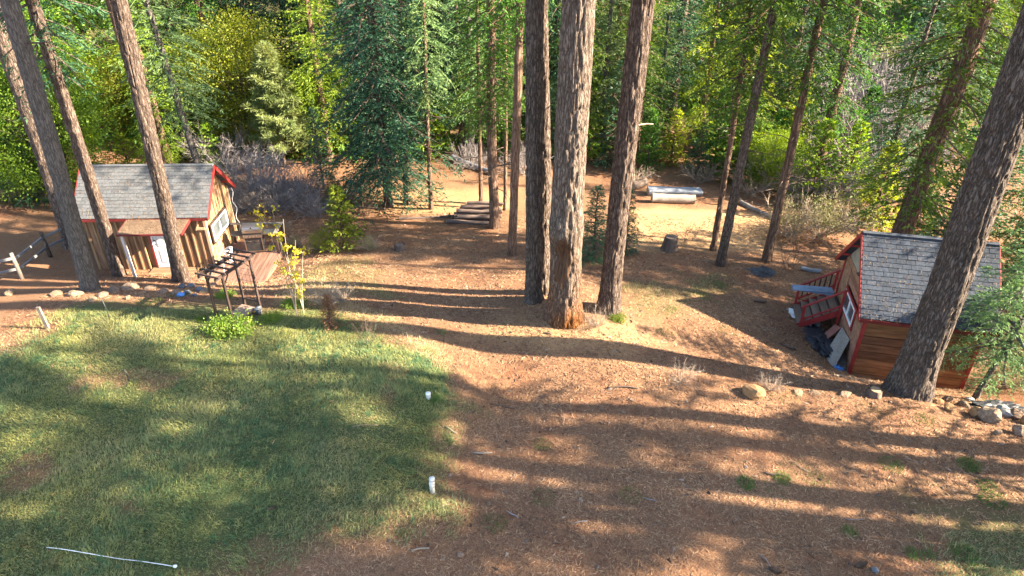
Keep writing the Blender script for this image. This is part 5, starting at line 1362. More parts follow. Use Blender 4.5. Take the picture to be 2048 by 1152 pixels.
for i in range(nh):
    za, zb = -0.18 + i * gh + 0.003, -0.18 + (i + 1) * gh - 0.003
    ya, yb = 0.045, CD - 0.045
    def yl(z): return max(ya, CEY + (z + 0.13 - CEZ) / CSL)
    def yr(z): return min(yb, 2 * CRY - (CEY + (z + 0.13 - CEZ) / CSL))
    xo = rs.uniform(0, 0.01)
    spans = [None]
    if zb > gz0 - 0.09 and za < gz1 + 0.09: spans = ['near', 'far']
    for s in spans:
        if s is None: poly = [(yl(za), za), (yr(za), za), (yr(zb), zb), (yl(zb), zb)]
        elif s == 'near': poly = [(yl(za), za), (gy0 - 0.09, za), (gy0 - 0.09, zb), (yl(zb), zb)]
        else: poly = [(gy1 + 0.09, za), (yr(za), za), (yr(zb), zb), (gy1 + 0.09, zb)]
        pb_ = prism('siding_board', RC, 'gable_wood', poly, 'x', -0.012 - xo, 0.02)
zt = -0.18 + nh * gh
prism('gable_panel', RC, 'gable_panel', [(yl(zt), zt + 0.003), (yr(zt), zt + 0.003), (CRY, cund(CRY))], 'x', -0.006, 0.02)
slide_window(RC, -0.022, gy0, gy1, gz0, gz1, -1, 'red_paint')
for (x, y) in ((0.0, 0.0), (CX, 0.0), (0.0, CD)):
    box('corner_board', RC, 'red_paint', (x - 0.05, y - 0.05, -0.22), (x + 0.05, y + 0.05, cund(0) - 0.02))
QX0, QX1 = -0.28, CX + 0.30
roof_slope(RC, 'dark_paint_wood', 'shingle_grey', QX0, QX1, (CEY, CEZ), (CRY, CRZ), 0.09, 14, 18, 8)
roof_slope(RC, 'shingle_grey', 'shingle_grey', QX0, QX1, (2 * CRY - CEY, CEZ), (CRY, CRZ), 0.09)
box('ridge_cap', RC, 'shingle_grey', (QX0, CRY - 0.09, CRZ - 0.055), (QX1, CRY + 0.09, CRZ + 0.028))
box('fascia', RC, 'shaded_red_paint', (QX0, CEY - 0.035, CEZ - 0.13), (QX1, CEY - 0.004, CEZ - 0.012))
for s in (-1, 1):
    for xx in (QX0 - 0.018, QX1 + 0.018):
        ye = CEY if s < 0 else 2 * CRY - CEY
        bar('barge_board', RC, 'red_paint', (xx, ye, CEZ - 0.075), (xx, CRY + s * 0.01, CRZ - 0.075), 0.03, 0.14)
for y in (0.3, 1.0, 2.5, 3.2):
    box('lookout', RC, 'red_paint', (QX0, y - 0.03, cund(y) - 0.045), (-0.03, y + 0.03, cund(y) + 0.03))
lm = box('wall_lamp', RC, 'black_metal', (-0.13, CRY - 0.55, 3.05), (-0.02, CRY - 0.40, 3.22))
tube('lamp_hood', lm, 'black_metal', [(-0.03, 0, 0.02), (-0.10, 0, -0.04), (-0.13, 0, -0.08)], [0.04, 0.07, 0.09], 10)
dr2 = box('door', RC, 'gable_wood', (-0.035, 2.62, 1.02), (-0.022, 3.42, 2.55))
# stairs
SX = empty('porch_stairs', RC.location, R(-12.5), 'wooden stairs with red painted railing at the plank cabin side', 'stairs')
ys0, ys1 = 2.30, 3.62
steps = 5
for k in range(steps):
    x = -1.42 + k * 0.26; z = 0.30 + k * 0.16
    box('tread', SX, 'stair_wood', (x, ys0, z), (x + 0.285, ys1, z + 0.04))
    box('riser', SX, 'dark_paint_wood', (x + 0.26, ys0 + 0.02, z + 0.042), (x + 0.28, ys1 - 0.02, z + 0.158))
for y in (ys0 - 0.035, ys1 + 0.003):
    bar('stringer', SX, 'red_paint', (-1.42, y + 0.016, 0.20), (-0.06, y + 0.016, 1.0), 0.03, 0.22)
for (x, z0, z1) in ((-1.30, -0.1, 1.06), (-0.12, 0.2, 1.90)):
    for y in (ys0 - 0.085, ys1 + 0.04):
        box('post', SX, 'red_paint', (x - 0.04, y, z0), (x + 0.04, y + 0.075, z1))
for y in (ys0 - 0.05, ys1 + 0.078):
    bar('handrail', SX, 'red_paint', (-1.42, y, 1.02), (-0.06, y, 1.93), 0.09, 0.045)
    bar('lower_rail', SX, 'red_paint', (-1.28, y, 0.55), (-0.10, y, 1.28), 0.04, 0.06)
for k in range(6):
    x = -1.14 + k * 0.17; zb = 0.55 + (x + 1.28) * 0.62
    box('baluster', SX, 'dark_paint_wood', (x - 0.022, ys1 + 0.06, zb), (x + 0.022, ys1 + 0.096, zb + 0.62))

def rc_pt(x, y, z):
    return RC.matrix_basis @ Vector((x, y, z))
# sheets of metal left across the railings
for k in range(3):
    MP = empty('metal_sheet', rc_pt(-0.95, 2.95, 1.39 + 0.035 * k), R(-12.5 + (-3, 1, 4)[k]), ['lowest', 'middle', 'topmost'][k] + ' bluish corrugated metal sheet of the stack across the red stair railings', 'metal sheet', 'metal sheets on the stairs')
    xs_ = np.linspace(-0.78, 0.62, 2); ysr = np.linspace(-0.20, 0.20, 25)
    vv = np.array([(x, y, 0.010 * math.cos(y * 78) + s_) for s_ in (0, 0.004) for x in xs_ for y in ysr])
    ff = []
    for s_ in (0, 1):
        for j in range(24):
            a_ = s_ * 50 + j
            f_ = (a_, a_ + 25, a_ + 26, a_ + 1)
            ff.append(f_ if s_ == 0 else f_[::-1])
    sh_ = link('sheet', py_mesh('sheet', vv, ff, 'roof_metal', True), MP)
# strand board and scrap leaning on the gable wall
OB = empty('strand_board', rc_pt(-0.5, 1.0, 0.05), 0, 'grey strand board sheet leaning against the plank cabin wall', 'board')
p0, p1, p2_, p3 = [Vector(rc_pt(*c)) - Vector(OB.location) for c in ((-0.52, 0.0, 0.03), (-0.66, 0.85, 0.08), (-0.07, 1.75, 0.72), (-0.06, 0.72, 0.90))]
nrm = (p1 - p0).cross(p3 - p0).normalized() * 0.018
c8 = [p0, p1, p2_, p3] + [p + nrm for p in (p0, p1, p2_, p3)]
link('sheet', py_mesh('sheet', c8, BOXF, 'strand_board'), OB)
for k, (a_, b_, mt, nm, lab, ct) in enumerate([((-0.62, 1.75, 0.06), (-0.10, 2.05, 0.55), 'red_brick', 'scrap_sheet', 'faded red scrap panel behind the leaning strand board', 'panel'), ((-0.25, 0.18, 0.04), (-0.10, 1.05, 0.14), 'weathered_wood', 'scrap_plank', 'grey scrap plank lying under the leaning strand board', 'plank')]):
    e_ = empty(nm, rc_pt(*a_), 0, lab, ct)
    o_ = Vector(e_.location)
    bar('board', e_, mt, Vector(rc_pt(*a_)) - o_, Vector(rc_pt(*b_)) - o_, 0.36, 0.025, (-1, 0, 0.4) if k == 0 else (0, 0, 1))

# ------------------------------------------------------------------ crumpled sheets, rocks, logs
def blob(seed, n=2, flat=0.75, rough=0.28, freq=1.6, cuts=12):
    """icosphere pushed in and out by noise"""
    import bmesh
    bm = bmesh.new()
    bmesh.ops.create_icosphere(bm, subdivisions=n, radius=1.0)
    v = np.array([p.co[:] for p in bm.verts]); f = np.array([[q.index for q in fa.verts] for fa in bm.faces])
    bm.free()
    rs_ = np.random.default_rng(seed)
    d = 1 + rough * fbm(v[:, 0] * freq + seed, v[:, 1] * freq, v[:, 2] * freq, 3, seed)
    for _ in range(cuts):                                      # broken flat faces
        nrm_ = unit(rs_.normal(0, 1, 3)); cut = rs_.uniform(0.5, 0.82)
        s_ = (v * d[:, None]) @ nrm_
        d = np.where(s_ > cut, d * cut / s_, d)
    v = v * d[:, None]
    v[:, 2] *= flat
    return v, f

ROCK = {}
def rock(u, v, size, mat, label, seed, flat=0.75, sink=0.25, name='rock', group=None, pos=None, stretch=1.0):
    p = G(u, v) if pos is None else np.array([pos[0], pos[1], h1(pos[0], pos[1])])
    vv, ff = blob(seed, 3 if size > 0.3 else 2, flat)
    vv = vv * np.array([stretch, 1, 1])
    o = link(name, np_mesh(name, vv, ff, mat, smooth=False), None, (p[0], p[1], p[2] + size * flat * (1 - 2 * sink) * 0.8), (0, 0, seed * 1.3), size)
    return tag(o, label, 'rock', group)

rock(1503, 788, 0.36, 'ochre_rock', 'single ochre boulder at the edge of the drive', 101, 0.72, 0.2, 'boulder')
SR = 'rocks of the stone row by the porch'
for k, (u, v, s, lab) in enumerate([(112, 590, .24, 'reddish flat rock at the lawn edge before the grey barked pine'), (150, 590, .30, 'large tan rock against the foot of the grey barked pine'), (205, 592, .22, 'brown rock just past the grey barked pine'),
                                    (228, 582, .30, 'rough pale rock beside the fallen slab'), (262, 576, .38, 'largest pale slab like rock in front of the porch post'), (255, 598, .16, 'small white rock below the slab like rock'), (300, 578, .24, 'flat rock near the porch deck edge'),
                                    (330, 584, .22, 'round brown rock before the porch pine'), (352, 588, .20, 'brown rock touching the dark rock heap'), (412, 585, .26, 'tan rock between the heap and the arbor'), (426, 572, .20, 'low tan rock by the cabin corner'), (185, 600, .18, 'broken brown rock at the grass edge'), (20, 590, .25, 'half buried rock in the bare soil')]):
    rock(u, v, s * 0.9, 'rock', lab, 110 + k, 0.6, 0.3, 'rock', SR, stretch=1.25)
for k, (u, v, s, lab) in enumerate([(365, 575, .15, 'dark round stone on the heap beside the porch pine'), (383, 573, .17, 'blue grey stone on top of the dark heap'), (374, 587, .14, 'dark stone low in the heap beside the blue scrap'), (400, 582, .18, 'flat dark stone at the heap end'), (390, 592, .12, 'small black stone in front of the heap')]):
    rock(u, v, s, 'dark_rock', lab, 130 + k, 0.65, 0.2, 'stone', 'dark stones of the heap', stretch=1.2)
bp = G(362, 592)
vv, ff = blob(140, 3, 0.45, 0.5, 3.0, 0)
tag(link('plastic_scrap', np_mesh('plastic_scrap', vv * 0.13, ff, 'blue_plastic'), None, (bp[0], bp[1], bp[2] + 0.05)), 'small blue plastic scrap in the dark stone heap', 'scrap')
RR = 'rocks past the massive pine'
for k, (u, v, s, mt, lab) in enumerate([(1872, 806, .20, 'ochre_rock', 'ochre rock against the foot of the massive pine'), (1893, 800, .17, 'rock', 'pale rock above the ochre rock'), (1898, 822, .19, 'ochre_rock', 'tan rock in front of the pale one'), (1925, 812, .22, 'rock', 'tan rock in the middle of the rock row'),
                                        (1950, 832, .24, 'ochre_rock', 'brown rock before the black plastic'), (1978, 842, .32, 'rock', 'largest squarish tan rock of the rock row'), (2005, 832, .30, 'concrete', 'grey slab rock leaning on the squarish one'), (2030, 838, .26, 'rock', 'brown rock past the grey slab'),
                                        (2035, 868, .24, 'rock', 'brown rock at the low end of the rock row'), (2060, 850, .3, 'ochre_rock', 'rock at the very end of the row'), (1940, 800, .16, 'concrete', 'small grey rock behind the tan rocks'), (1995, 868, .14, 'rock', 'small rock fallen before the row')]):
    rock(u, v, s, mt, lab, 150 + k, 0.8, 0.2, 'rock', RR)
for k, (u, v, s, lab) in enumerate([(1597, 788, .17, 'flat tan stone beside the boulder'), (1630, 786, .14, 'low tan stone between boulder and stump'), (1688, 790, .22, 'pale flat stone beside the cut stump')]):
    rock(u, v, s, 'rock', lab, 170 + k, 0.4, 0.3, 'stone', None, stretch=1.5)
for k, (u, v, s, lab) in enumerate([(978, 1008, .07, 'palm sized pale stone beside the white pipe'), (920, 1112, .09, 'rounded tan stone in the lower needle litter'), (1750, 1140, .10, 'dark stone next to the pine cone'), (1485, 952, .05, 'tiny white stone on the drive')]):
    rock(u, v, s, 'rock' if k != 2 else 'dark_rock', lab, 180 + k, 0.6, 0.25, 'stone')

def sheet_blob(name, pos, size, mat, label, cat, seed, flat=0.3):
    vv, ff = blob(seed, 4, flat, 0.8, 4.2, 0)
    vv = vv * (1 + 0.22 * np.abs(vnoise(vv[:, 0] * 9, vv[:, 1] * 9, vv[:, 2] * 9, seed)))[:, None]
    p = pos
    return tag(link(name, np_mesh(name, vv * np.array(size), ff, mat), None, (p[0], p[1], p[2] + size[2] * flat * 0.4)), label, cat)
sheet_blob('black_tarp', G(1638, 684), (0.42, 0.85, 0.5), 'tarp_black', 'crumpled black plastic tarp between stairs and strand board', 'tarp', 201)
sheet_blob('black_plastic', G(1985, 818), (0.75, 0.3, 0.35), 'tarp_black', 'black plastic sheet lying behind the rock row', 'plastic sheet', 202)
sheet_blob('dark_rubbish', G(1520, 545), (0.5, 0.3, 0.22), 'tarp_black', 'dark crumpled sheet on the ground past the forked cedar', 'plastic sheet', 203)
sheet_blob('blue_rag', Vector(rc_pt(-0.36, 0.12, 0.05)), (0.14, 0.16, 0.25), 'blue_plastic', 'light blue rag under the strand board corner', 'rag', 204)
cb = empty('cinder_block', G(1626, 652), R(15), 'hollow concrete block at the foot of the stairs', 'concrete block')
for a_, b_ in (((-.2, -.1, 0), (.2, .1, .03)), ((-.2, -.1, .17), (.2, .1, .2)), ((-.2, -.1, .032), (-.165, .1, .168)), ((.165, -.1, .032), (.2, .1, .168)), ((-.16, .06, .032), (.16, .09, .168))):
    box('block_side', cb, 'concrete', a_, b_)
wp = G(1588, 628)
wb = empty('white_sheet', wp, R(-20), 'small white panel lying beside the bottom stair', 'panel')
box('sheet', wb, 'white_paint', (-.2, -.3, .01), (.2, .3, .03), (0.03, 0.06, 0))

# logs
def log(name, a, b, r0, r1, mat, end, label, cat='log', group=None, n=14, half=False, seed=1):
    a, b = np.array(a, float), np.array(b, float)
    o = empty(name, a, 0, label, cat, group)
    ss = np.linspace(0, 1, 16)
    pts = np.outer(ss, b - a) + np.stack([0 * ss, 0.03 * np.sin(ss * 4 + seed), 0.02 * np.cos(ss * 5 + seed)], -1)
    rad = (r0 + (r1 - r0) * ss) * (1 + 0.05 * vnoise(ss * 9, seed, 0, 3))
    v, t = tube_arrays(pts, rad, n, False)
    flat = lambda q: np.c_[q[:, :2], np.minimum(q[:, 2], np.interp(q[:, 0], [0, b[0] - a[0]], [0, b[2] - a[2]]) + 0.10)] if half else q
    v = flat(v)
    link('bark', np_mesh('bark', v, t, mat, smooth=True), o)
    d = (b - a) / np.linalg.norm(b - a)
    for p, rr, sg in ((pts[0], rad[0], -1), (pts[-1], rad[-1], 1)):
        vv, tt = tube_arrays([p + d * sg * 0.0, p + d * sg * 0.012], [rr * 0.985, rr * 0.95], n)
        link('cut_end', np_mesh('cut_end', flat(vv), tt, end), o)
    return o
L0 = G(950, 447); z0 = L0[2]
LG = 'logs of the log pile'
pile = [(0.00, 0.10, 0.115, -1.30, 1.00), (0.27, 0.11, 0.11, -0.95, 1.15), (0.54, 0.10, 0.12, -1.1, 1.2), (0.82, 0.11, 0.11, -1.0, 1.1), (0.14, 0.31, 0.10, -0.80, 1.10), (0.41, 0.32, 0.11, -0.98, 1.05), (0.68, 0.31, 0.10, -0.7, 1.25),
        (0.27, 0.52, 0.10, -0.85, 1.10), (0.55, 0.52, 0.10, -0.70, 1.2), (0.40, 0.71, 0.095, -0.66, 1.1), (0.62, 0.70, 0.085, -0.45, 1.25), (0.50, 0.87, 0.075, -0.35, 1.3)]
pl_lab = ['longest front log at the bottom of the log pile', 'second log from the front in the lowest layer of the pile', 'third log from the front in the lowest layer of the pile', 'rear log in the lowest layer of the pile', 'front log of the second layer of the pile', 'middle log of the second layer of the pile',
          'rear log of the second layer of the pile', 'front log of the third layer of the pile', 'rear log of the third layer of the pile', 'front log of the fourth layer of the pile', 'rear log of the fourth layer of the pile', 'thin topmost log of the log pile']
for k, (dy, dz, r_, xa, xb) in enumerate(pile):
    log('log', (L0[0] + xa, L0[1] + dy + 0.04 * math.sin(k * 2.1), z0 + dz - 0.02), (L0[0] + xb, L0[1] + dy - 0.10 * math.cos(k * 1.7), z0 + dz - 0.05), r_, r_ * 0.86, 'log_bark', 'log_end', pl_lab[k], 'log', LG, 12, seed=k)
b1, b2 = G(1303, 404), G(1388, 406)
lg = log('bleached_log', b1 + [0, 0, .21], b2 + [0, 0, .20], .24, .23, 'bleached_log_face', 'bleached_log_face', 'short pale sunlit log lying in front of the long bluish log', 'log', None, 20)
b1, b2 = G(1298, 394), G(1405, 396)
lg = log('bleached_log', b1 + [0, .38, .22], b2 + [0, .38, .20], .34, .32, 'bleached_log', 'bleached_log_face', 'long bluish grey bleached log across the back of the clearing', 'log', None, 20, half=True)
b1, b2 = G(1480, 408), G(1548, 440)
log('fallen_log', b1 + [0, 0, .1], b2 + [0, 0, .08], .12, .10, 'weathered_wood', 'log_end', 'pale fallen log among the brush behind the forked cedar', 'log')
b1, b2 = G(1600, 540), G(1640, 545)
log('fallen_log', b1 + [0, 0, .08], b2 + [0, 0, .06], .09, .08, 'bleached_log', 'log_end', 'short weathered log beyond the stair railing', 'log')
b1, b2 = G(905, 322), G(985, 350)
log('fallen_log', b1 + [0, 0, .2], b2 + [0, 0, .15], .17, .12, 'bleached_log', 'log_end', 'grey fallen trunk on the needle slope beyond the log pile', 'log')
b1, b2 = G(1262, 380), G(1290, 372)
log('fallen_log', b1 + [0, 0, .2], b2 + [0, 0, .25], .25, .22, 'stump_wood', 'log_end', 'dark rotten log beside the end of the bleached log', 'log')
b1, b2 = G(620, 408), G(770, 420)
log('fallen_log', b1 + [0, 0, .06], b2 + [0, 0, .06], .08, .05, 'log_bark', 'log_end', 'thin dark fallen pole in front of the big fir', 'log')
b1, b2 = G(800, 440), G(905, 434)
log('fallen_log', b1 + [0, 0, .05], b2 + [0, 0, .06], .07, .05, 'log_bark', 'log_end', 'thin dark pole lying beside the log pile', 'log')
b1, b2 = G(1668, 752), G(1745, 758)
log('stick', b1 + [0, 0, .04], b2 + [0, 0, .03], .035, .02, 'weathered_wood', 'log_end', 'pale stick along the bottom of the plank cabin wall', 'stick')

def stump(u, v, r, h, label, top='cut_wood', seed=1, lean=0.0):
    p = G(u, v)
    o = empty('tree_stump', p, 0, label, 'stump')
    v_, t_ = trunk_arrays((lean, 0, h), r, r * 0.86, 0.35, 28, 14, seed, 0.02, wob=0)
    link('bark', np_mesh('bark', v_, t_, 'stump_wood', smooth=True), o)
    vv, tt = tube_arrays([(lean, 0, h - 0.02), (lean * 1.02, 0, h + 0.004)], [r * 0.9, r * 0.86], 28)
    link('cut_top', np_mesh('cut_top', vv, tt, top), o)
stump(1338, 500, 0.27, 0.62, 'dark weathered stump at the edge of the bright clearing', 'stump_wood', 3, 0.03)
stump(1747, 792, 0.16, 0.24, 'small freshly cut stump beside the massive pine', 'cut_wood', 4)
stump(800, 500, 0.2, 0.25, 'low dark stump beyond the grassy bank', 'stump_wood', 5)

# ------------------------------------------------------------------ fence, stakes and pipes
fp1, fp2 = G(101, 514), G(44, 558)
fp0 = G(-130, 600); fp3 = np.array([fp1[0] + 0.5, fp1[1] + 2.6, 0]); fp3[2] = h1(fp3[0], fp3[1])
FE = empty('rail_fence', fp2, 0, 'weathered split rail fence beyond the grey barked pine', 'fence')
rel = lambda p, z: Vector((float(p[0] - fp2[0]), float(p[1] - fp2[1]), float(p[2] - fp2[2] + z)))
for p, mt in ((fp1, 'dark_bark'), (fp2, 'weathered_wood'), (fp0, 'weathered_wood'), (fp3, 'dark_bark')):
    b_ = rel(p, 0)
    tube('post', FE, mt, [b_ + Vector((0, 0, -.2)), b_ + Vector((.01, 0, .5)), b_ + Vector((0, 0, 1.12))], [.085, .075, .065], 9)
for pa_, pb_ in ((fp1, fp2), (fp2, fp0), (fp1, fp3)):
    for z in (0.45, 0.9):
        bar('rail', FE, 'silver_wood', rel(pa_, z), rel(pb_, z - 0.06), 0.05, 0.09)
sk = G(97, 658)
SK = empty('wood_stake', sk, 0, 'pale leaning wooden stake standing in the lawn', 'stake')
bar('stake', SK, 'weathered_wood', (0.0, 0, -0.15), (-0.06, 0.02, 0.78), 0.10, 0.07, (0, 1, 0))
for (u, v, h, lab) in ((220, 640, .75, 'thin dark metal rod standing in the lawn before the rocks'), (258, 762, .4, 'short thin dark rod in the middle of the lawn')):
    r_ = G(u, v)
    tag(tube('metal_rod', None, 'black_metal', [(0, 0, -.1), (.01, 0, h * .5), (-.02, 0, h)], [.012, .012, .012], 6, loc=r_), lab, 'rod')
for (u, v, h, lab) in ((865, 984, .42, 'tall white plastic pipe standing at the lawn edge'), (857, 796, .16, 'short white plastic pipe stub in the lawn')):
    p = G(u, v)
    e_ = empty('white_pipe', p, 0, lab, 'pipe')
    tube('pipe_body', e_, 'pvc', [(0, 0, -.1), (0, 0, h * .6), (.01 if h > .3 else 0, 0, h)], [.062] * 3, 18)
    tube('pipe_cap', e_, 'pvc', [(.01 if h > .3 else 0, 0, h - .05), (.012 if h > .3 else 0, 0, h + .012)], [.067, .066], 18)
pa_, pb_ = G(95, 1098), G(352, 1137)
e_ = empty('white_pipe', pa_, 0, 'long thin white pipe lying on the lawn', 'pipe')
d_ = pb_ - pa_
ss = np.linspace(0, 1, 24)
pts = np.stack([ss * d_[0], ss * d_[1], np.array([h1(pa_[0] + s * d_[0], pa_[1] + s * d_[1]) for s in ss]) - pa_[2] + 0.05 + 0.015 * np.sin(ss * 9)], -1)
tube('pipe_body', e_, 'pvc', pts, np.full(24, .008), 8)
tube('pipe_joint', e_, 'pvc', [pts[-1] + [-.03, 0, .01], pts[-1] + [0, 0, .012], pts[-1] + [.03, 0, .01]], [.03, .034, .03], 10)

# ------------------------------------------------------------------ plants of the garden
vp = G(462, 668)
VN = empty('arbor_vine', (vp[0], vp[1], vp[2]), 0, 'bright yellow green leafy vine sprawling round the arbor feet', 'vine')
(lv, lt), (bv, bt) = broadleaf(61, 0.75, 1.0, 70, 46, (0.085, 0.07), 0.1, 0.30, 0.85, 0.24)
lv[:, 2] = np.maximum(lv[:, 2], 0.02)
link('foliage', np_mesh('foliage', lv * np.array([0.72, 0.5, 0.9]), lt, 'vine_leaves'), VN)
link('stems', np_mesh('stems', bv * np.array([0.72, 0.5, 0.9]), bt, 'twig_brown'), VN)
for k, (u, v, s, lab) in enumerate([(590, 612, .4, 'low leafy plant between the arbor and the yellow sapling'), (545, 640, .35, 'low leafy plant beside the grey bucket'), (450, 595, .35, 'yellow green plant behind the arbor'), (1235, 640, .28, 'small yellow leafed plant at the foot of the leaning pine'), (400, 640, .16, 'tiny plant in the lawn beside the vine')]):
    o = empty('low_plant', G(u, v), k * 2.0, lab, 'plant')
    link('foliage', np_mesh('foliage', lv, lt, 'vine_leaves') if k == 0 else bpy.data.objects['low_plant'].children[0].data, o, None, None, s)
wd = twiggy(64, 0.3, 20, 1.0, 2, 3, 0.004, 0.5)
wd = join([wd, broadleaf(63, 0.16, 0.28, 40, 12, (0.05, 0.02), 0.1, 0.4)[0]])
wm = np_mesh('foliage', *wd, 'olive_leaves')
for k, (u, v, s, lab) in enumerate([(45, 1085, 1.1, 'grey green weed clump by the end of the long white pipe'), (110, 1130, .9, 'small grey green weed below the long white pipe'), (885, 486 + 180, .8, 'pale weed on the lawn bank beside the drive'), (445, 760, .8, 'silvery weed in the lawn below the vine'), (590, 790, .9, 'dry grey weed patch in the middle of the lawn'), (380, 940, .7, 'dull weed in the shaded lower lawn'), (770, 745, 1.0, 'dark dry weed patch on the lawn beside the bank'), (805, 1068, .6, 'pale weed at the lower lawn corner')]):
    o = empty('weed_plant', G(u, v), k * 1.7, lab, 'weed')
    link('foliage', wm, o, None, None, s)

def sapling(u, v, h, label, seed, n=6, leafn=120, spread=0.16):
    p = G(u, v)
    o = empty('yellow_sapling', p, 0, label, 'sapling')
    rs_ = np.random.default_rng(seed)
    P, D, st = [], [], []
    for k in range(n):
        a = rs_.uniform(0, 6.28); hh = h * rs_.uniform(0.6, 1.0)
        ss = np.linspace(0, 1, 8)
        pts = np.stack([math.cos(a) * spread * h * ss ** 1.4, math.sin(a) * spread * h * ss ** 1.4, hh * ss], -1) + rs_.normal(0, 0.012, (8, 3)) * ss[:, None]
        st.append(tube_arrays(pts, 0.012 * (1 - 0.8 * ss) + 0.003, 4))
        for _ in range(5):
            i = rs_.integers(3, 8); a2 = rs_.uniform(0, 6.28); L = rs_.uniform(0.15, 0.4)
            tw = np.outer(np.linspace(0, 1, 4) * L, [math.cos(a2), math.sin(a2), 0.5])
            st.append(tube_arrays(pts[i][None] + tw, [0.005, 0.004, 0.003, 0.002], 3))
            m = leafn // (n * 5) + 1
            q = rs_.uniform(0.2, 1.0, m)
            P.append(pts[i][None] + np.outer(q * L, [math.cos(a2), math.sin(a2), 0.5]) + rs_.normal(0, 0.03, (m, 3)))
            D.append(unit(rs_.normal(0, 1, (m, 3)) + np.array([0, 0, -0.5])))
    link('stems', np_mesh('stems', *join(st), 'twig_tan'), o)
    P, D = np.concatenate(P), np.concatenate(D)
    link('foliage', np_mesh('foliage', *leaf_tris(P, D, rs_.uniform(.07, .12, len(P)), rs_.uniform(.045, .07, len(P)), rs_, .3), 'yellow_leaves'), o)
sapling(594, 634, 4.0, 'tallest spindly sapling with yellow leaves beside the deck', 71, 4, 260, 0.10)
sapling(608, 628, 3.0, 'second spindly yellow leaved sapling nearer the dry shrub', 72, 3, 200, 0.12)
sapling(535, 470, 1.6, 'small yellow leaved shoot just behind the grill', 73, 3, 110, 0.16)
# rusty dead shrub
ds = G(663, 655)
o = empty('dead_shrub', ds, 0, 'rust brown dead conical shrub at the lawn edge', 'shrub')
(l1, t1), (b1_, bt1) = conifer(81, 1.15, 0.36, 60, (60, 25), 0.1, (0.07, 0.018), 0.06, 0.035, 0.5, low=0.9)
link('foliage', np_mesh('foliage', l1, t1, 'brown_leaves'), o)
link('twigs', np_mesh('twigs', *join([(b1_, bt1), tube_arrays([(0, 0, -.1), (0, 0, 1.2)], [.03, .006], 6)]), 'twig_brown'), o)
for k, (u, v, s, mt, lab) in enumerate([(655, 610, .55, 'tan', 'tall dry straw coloured weed stems behind the dead shrub'), (690, 600, .45, 'tan', 'dry straw weed clump on the sunny bank'), (1360, 765, .42, 'tan', 'pale bare twig bush growing at the drive edge'), (1540, 780, .36, 'tan', 'pinkish bare twigs behind the ochre boulder'),
                                        (1195, 650, .42, 'tan', 'thin bare twig between the wounded and the leaning pine'), (738, 690, .5, 'brown', 'single thin weed stalk in the lawn'), (1375, 490, .6, 'brown', 'thin bare sapling beside the dark stump'), (415, 560, .35, 'tan', 'dry grass stalks at the cabin corner'), (1575, 540, .9, 'brown', 'thin bare sapling leaning past the forked cedar')]):
    shrub('dry_weed', TW[mt], G(u, v), s, k * 1.9, lab, 'weed')

# sticks and pine cones on the ground
for k, (u, v, L, a, r_, lab) in enumerate([(1245, 776, .95, -0.05, .022, 'longest dark stick on the sunlit drive'), (1010, 815, .8, 0.05, .016, 'forked dark stick below the lawn bank'), (902, 862, .32, -0.5, .022, 'pale stick at the lawn edge'), (965, 908, .45, 0.25, .024, 'pale split stick on the drive'), (1545, 950, .4, -0.1, .024, 'dark bark piece beside a grass tuft'),
                                           (1025, 1030, .3, -0.6, .014, 'small grey stick below the pipe'), (1160, 1045, .35, 0.2, .012, 'thin grey twig low on the drive'), (730, 852, .7, 0.1, .008, 'thin bleached twig on the lawn'), (1530, 1120, .5, 2.0, .008, 'curved thin twig by the lower sun patch'), (1600, 935, .45, -0.8, .009, 'thin pale twig on the shaded drive'),
                                           (1710, 1040, .4, 0.0, .008, 'thin straight twig in the shade'), (1300, 1000, .3, -.4, .010, 'short twig in the middle of the drive'), (840, 1100, .4, 0.2, .02, 'pale bark strip in the lower litter'), (1095, 668, .3, -.4, .02, 'dark bark piece before the wounded pine'), (1520, 605, .5, .2, .05, 'dark broken branch on the slope left of the stairs'), (1575, 695, .5, -.2, .04, 'dark branch piece on the slope before the tarp')]):
    p = G(u, v)
    ss = np.linspace(-0.5, 0.5, 7)
    x_, y_ = ss * L * math.cos(a) + 0.04 * L * np.sin(ss * 9 + k), ss * L * math.sin(a) + 0.03 * L * np.cos(ss * 7 + k)
    z_ = hgt(p[0] + x_, p[1] + y_) - p[2] + r_ + 0.012
    lab = lab.replace(' left of', ' beside')
    tag(tube('stick', None, 'twig_tan' if 'pale' in lab or 'bleached' in lab else ('twig_brown' if 'dark' in lab else 'twig_grey'), np.stack([x_, y_, z_], -1), r_ * (1.1 - 0.5 * np.abs(ss)), 6, loc=p), lab, 'stick')

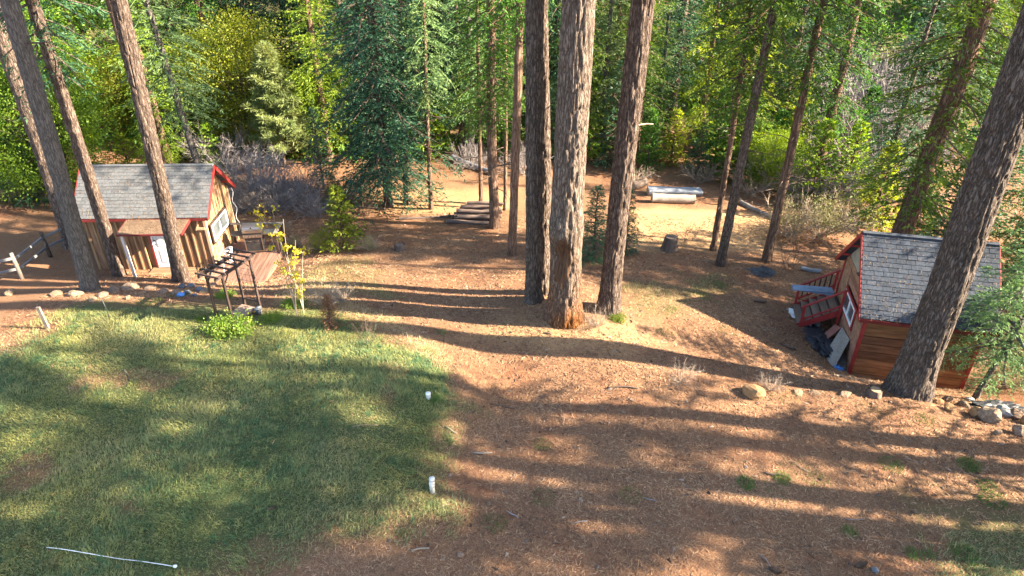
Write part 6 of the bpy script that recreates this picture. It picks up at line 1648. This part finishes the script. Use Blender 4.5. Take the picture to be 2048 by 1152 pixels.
def cone(u, v, L, a, label):
    p = G(u, v)
    o = empty('pine_cone', (p[0], p[1], p[2] + L * 0.2), a, label, 'pine cone')
    parts = [tube_arrays(np.stack([np.linspace(-.5, .5, 7) * L, 0 * np.zeros(7), 0 * np.zeros(7)], -1), L * np.array([.05, .11, .14, .14, .12, .08, .03]), 8)]
    for k in range(70):
        t = k / 70; r_ = L * 0.20 * math.sin(0.35 + t * 2.5); th = k * 2.4
        c_ = np.array([(t - .5) * L, r_ * math.cos(th), r_ * math.sin(th)]); d_ = np.array([0.5, math.cos(th), math.sin(th)]) * L * 0.07
        w_ = np.array([0, -math.sin(th), math.cos(th)]) * L * 0.045
        parts.append((np.array([c_ - w_ - d_, c_ + w_ - d_, c_ + w_ + d_ * .7, c_ - w_ + d_ * .7]), np.array([[0, 1, 2], [0, 2, 3]])))
    link('scales', np_mesh('scales', *join(parts), 'cone_scales'), o)
cone(545, 1020, .24, 0.4, 'dark pine cone lying on the lower lawn')
cone(1550, 1143, .26, -0.5, 'long pine cone at the end of the curved twig')
cone(1722, 1132, .26, 0.3, 'dark pine cone beside the dark stone')

# ------------------------------------------------------------------ tall trees beyond the frame whose shade falls on the clearing
SHADE = [('open_cedar', 21, -1.2, 1.45), ('open_pine', 23, 2.4, 1.25), ('open_cedar', 20.5, 5.6, 1.5), ('open_pine', 23, 8.9, 1.3), ('open_pine', 30, 0.2, 1.3), ('open_cedar', 31, 3.8, 1.6), ('open_pine', 29, 7.2, 1.35), ('fir_dark', 36, -2.7, 1.4), ('open_pine', 38, 2.4, 1.4),
         ('cedar_c', 25, 21.8, 1.2), ('fir_a', 30, 22.5, 1.1), ('cedar_a', 24, -4.3, 1.4), ('cedar_a', 17, -5.2, 1.4), ('tall_pine', 28, 20.4, 0.85), ('open_cedar', 26, 9.9, 1.3), ('open_cedar', 19, 11.7, 1.15), ('cedar_c', 22, 19.6, 1.3), ('fir_b', 26, 20.6, 1.25),
         ('open_cedar', 17.5, 3.4, 1.0), ('open_cedar', 18, 8.2, 0.95)]
for k, (kind, x, y, s) in enumerate(SHADE):
    forest_tree(kind, x, y, s, k * 1.3, 'tall sunward forest tree that stands outside the view and shades the clearing', 'shade trees outside the view')

# look-alikes of the wood told apart by their size
by_label = {}
for o in bpy.data.objects:
    if o.parent is None and str(o.get('group', '')).startswith(('trees of the wood', 'thicket trees')):
        by_label.setdefault(o['label'], []).append(o)
SIZES = {2: ['smaller', 'larger'], 3: ['smallest', 'middle sized', 'largest'], 4: ['smallest', 'second smallest', 'second largest', 'largest'], 5: ['smallest', 'second smallest', 'middle sized', 'second largest', 'largest']}
for lab, obs in by_label.items():
    if 1 < len(obs) <= 5:
        obs.sort(key=lambda o: max(c.scale.z for c in o.children if c.name.startswith('crown')))
        for w_, o in zip(SIZES[len(obs)], obs): o['label'] = w_ + ' ' + lab
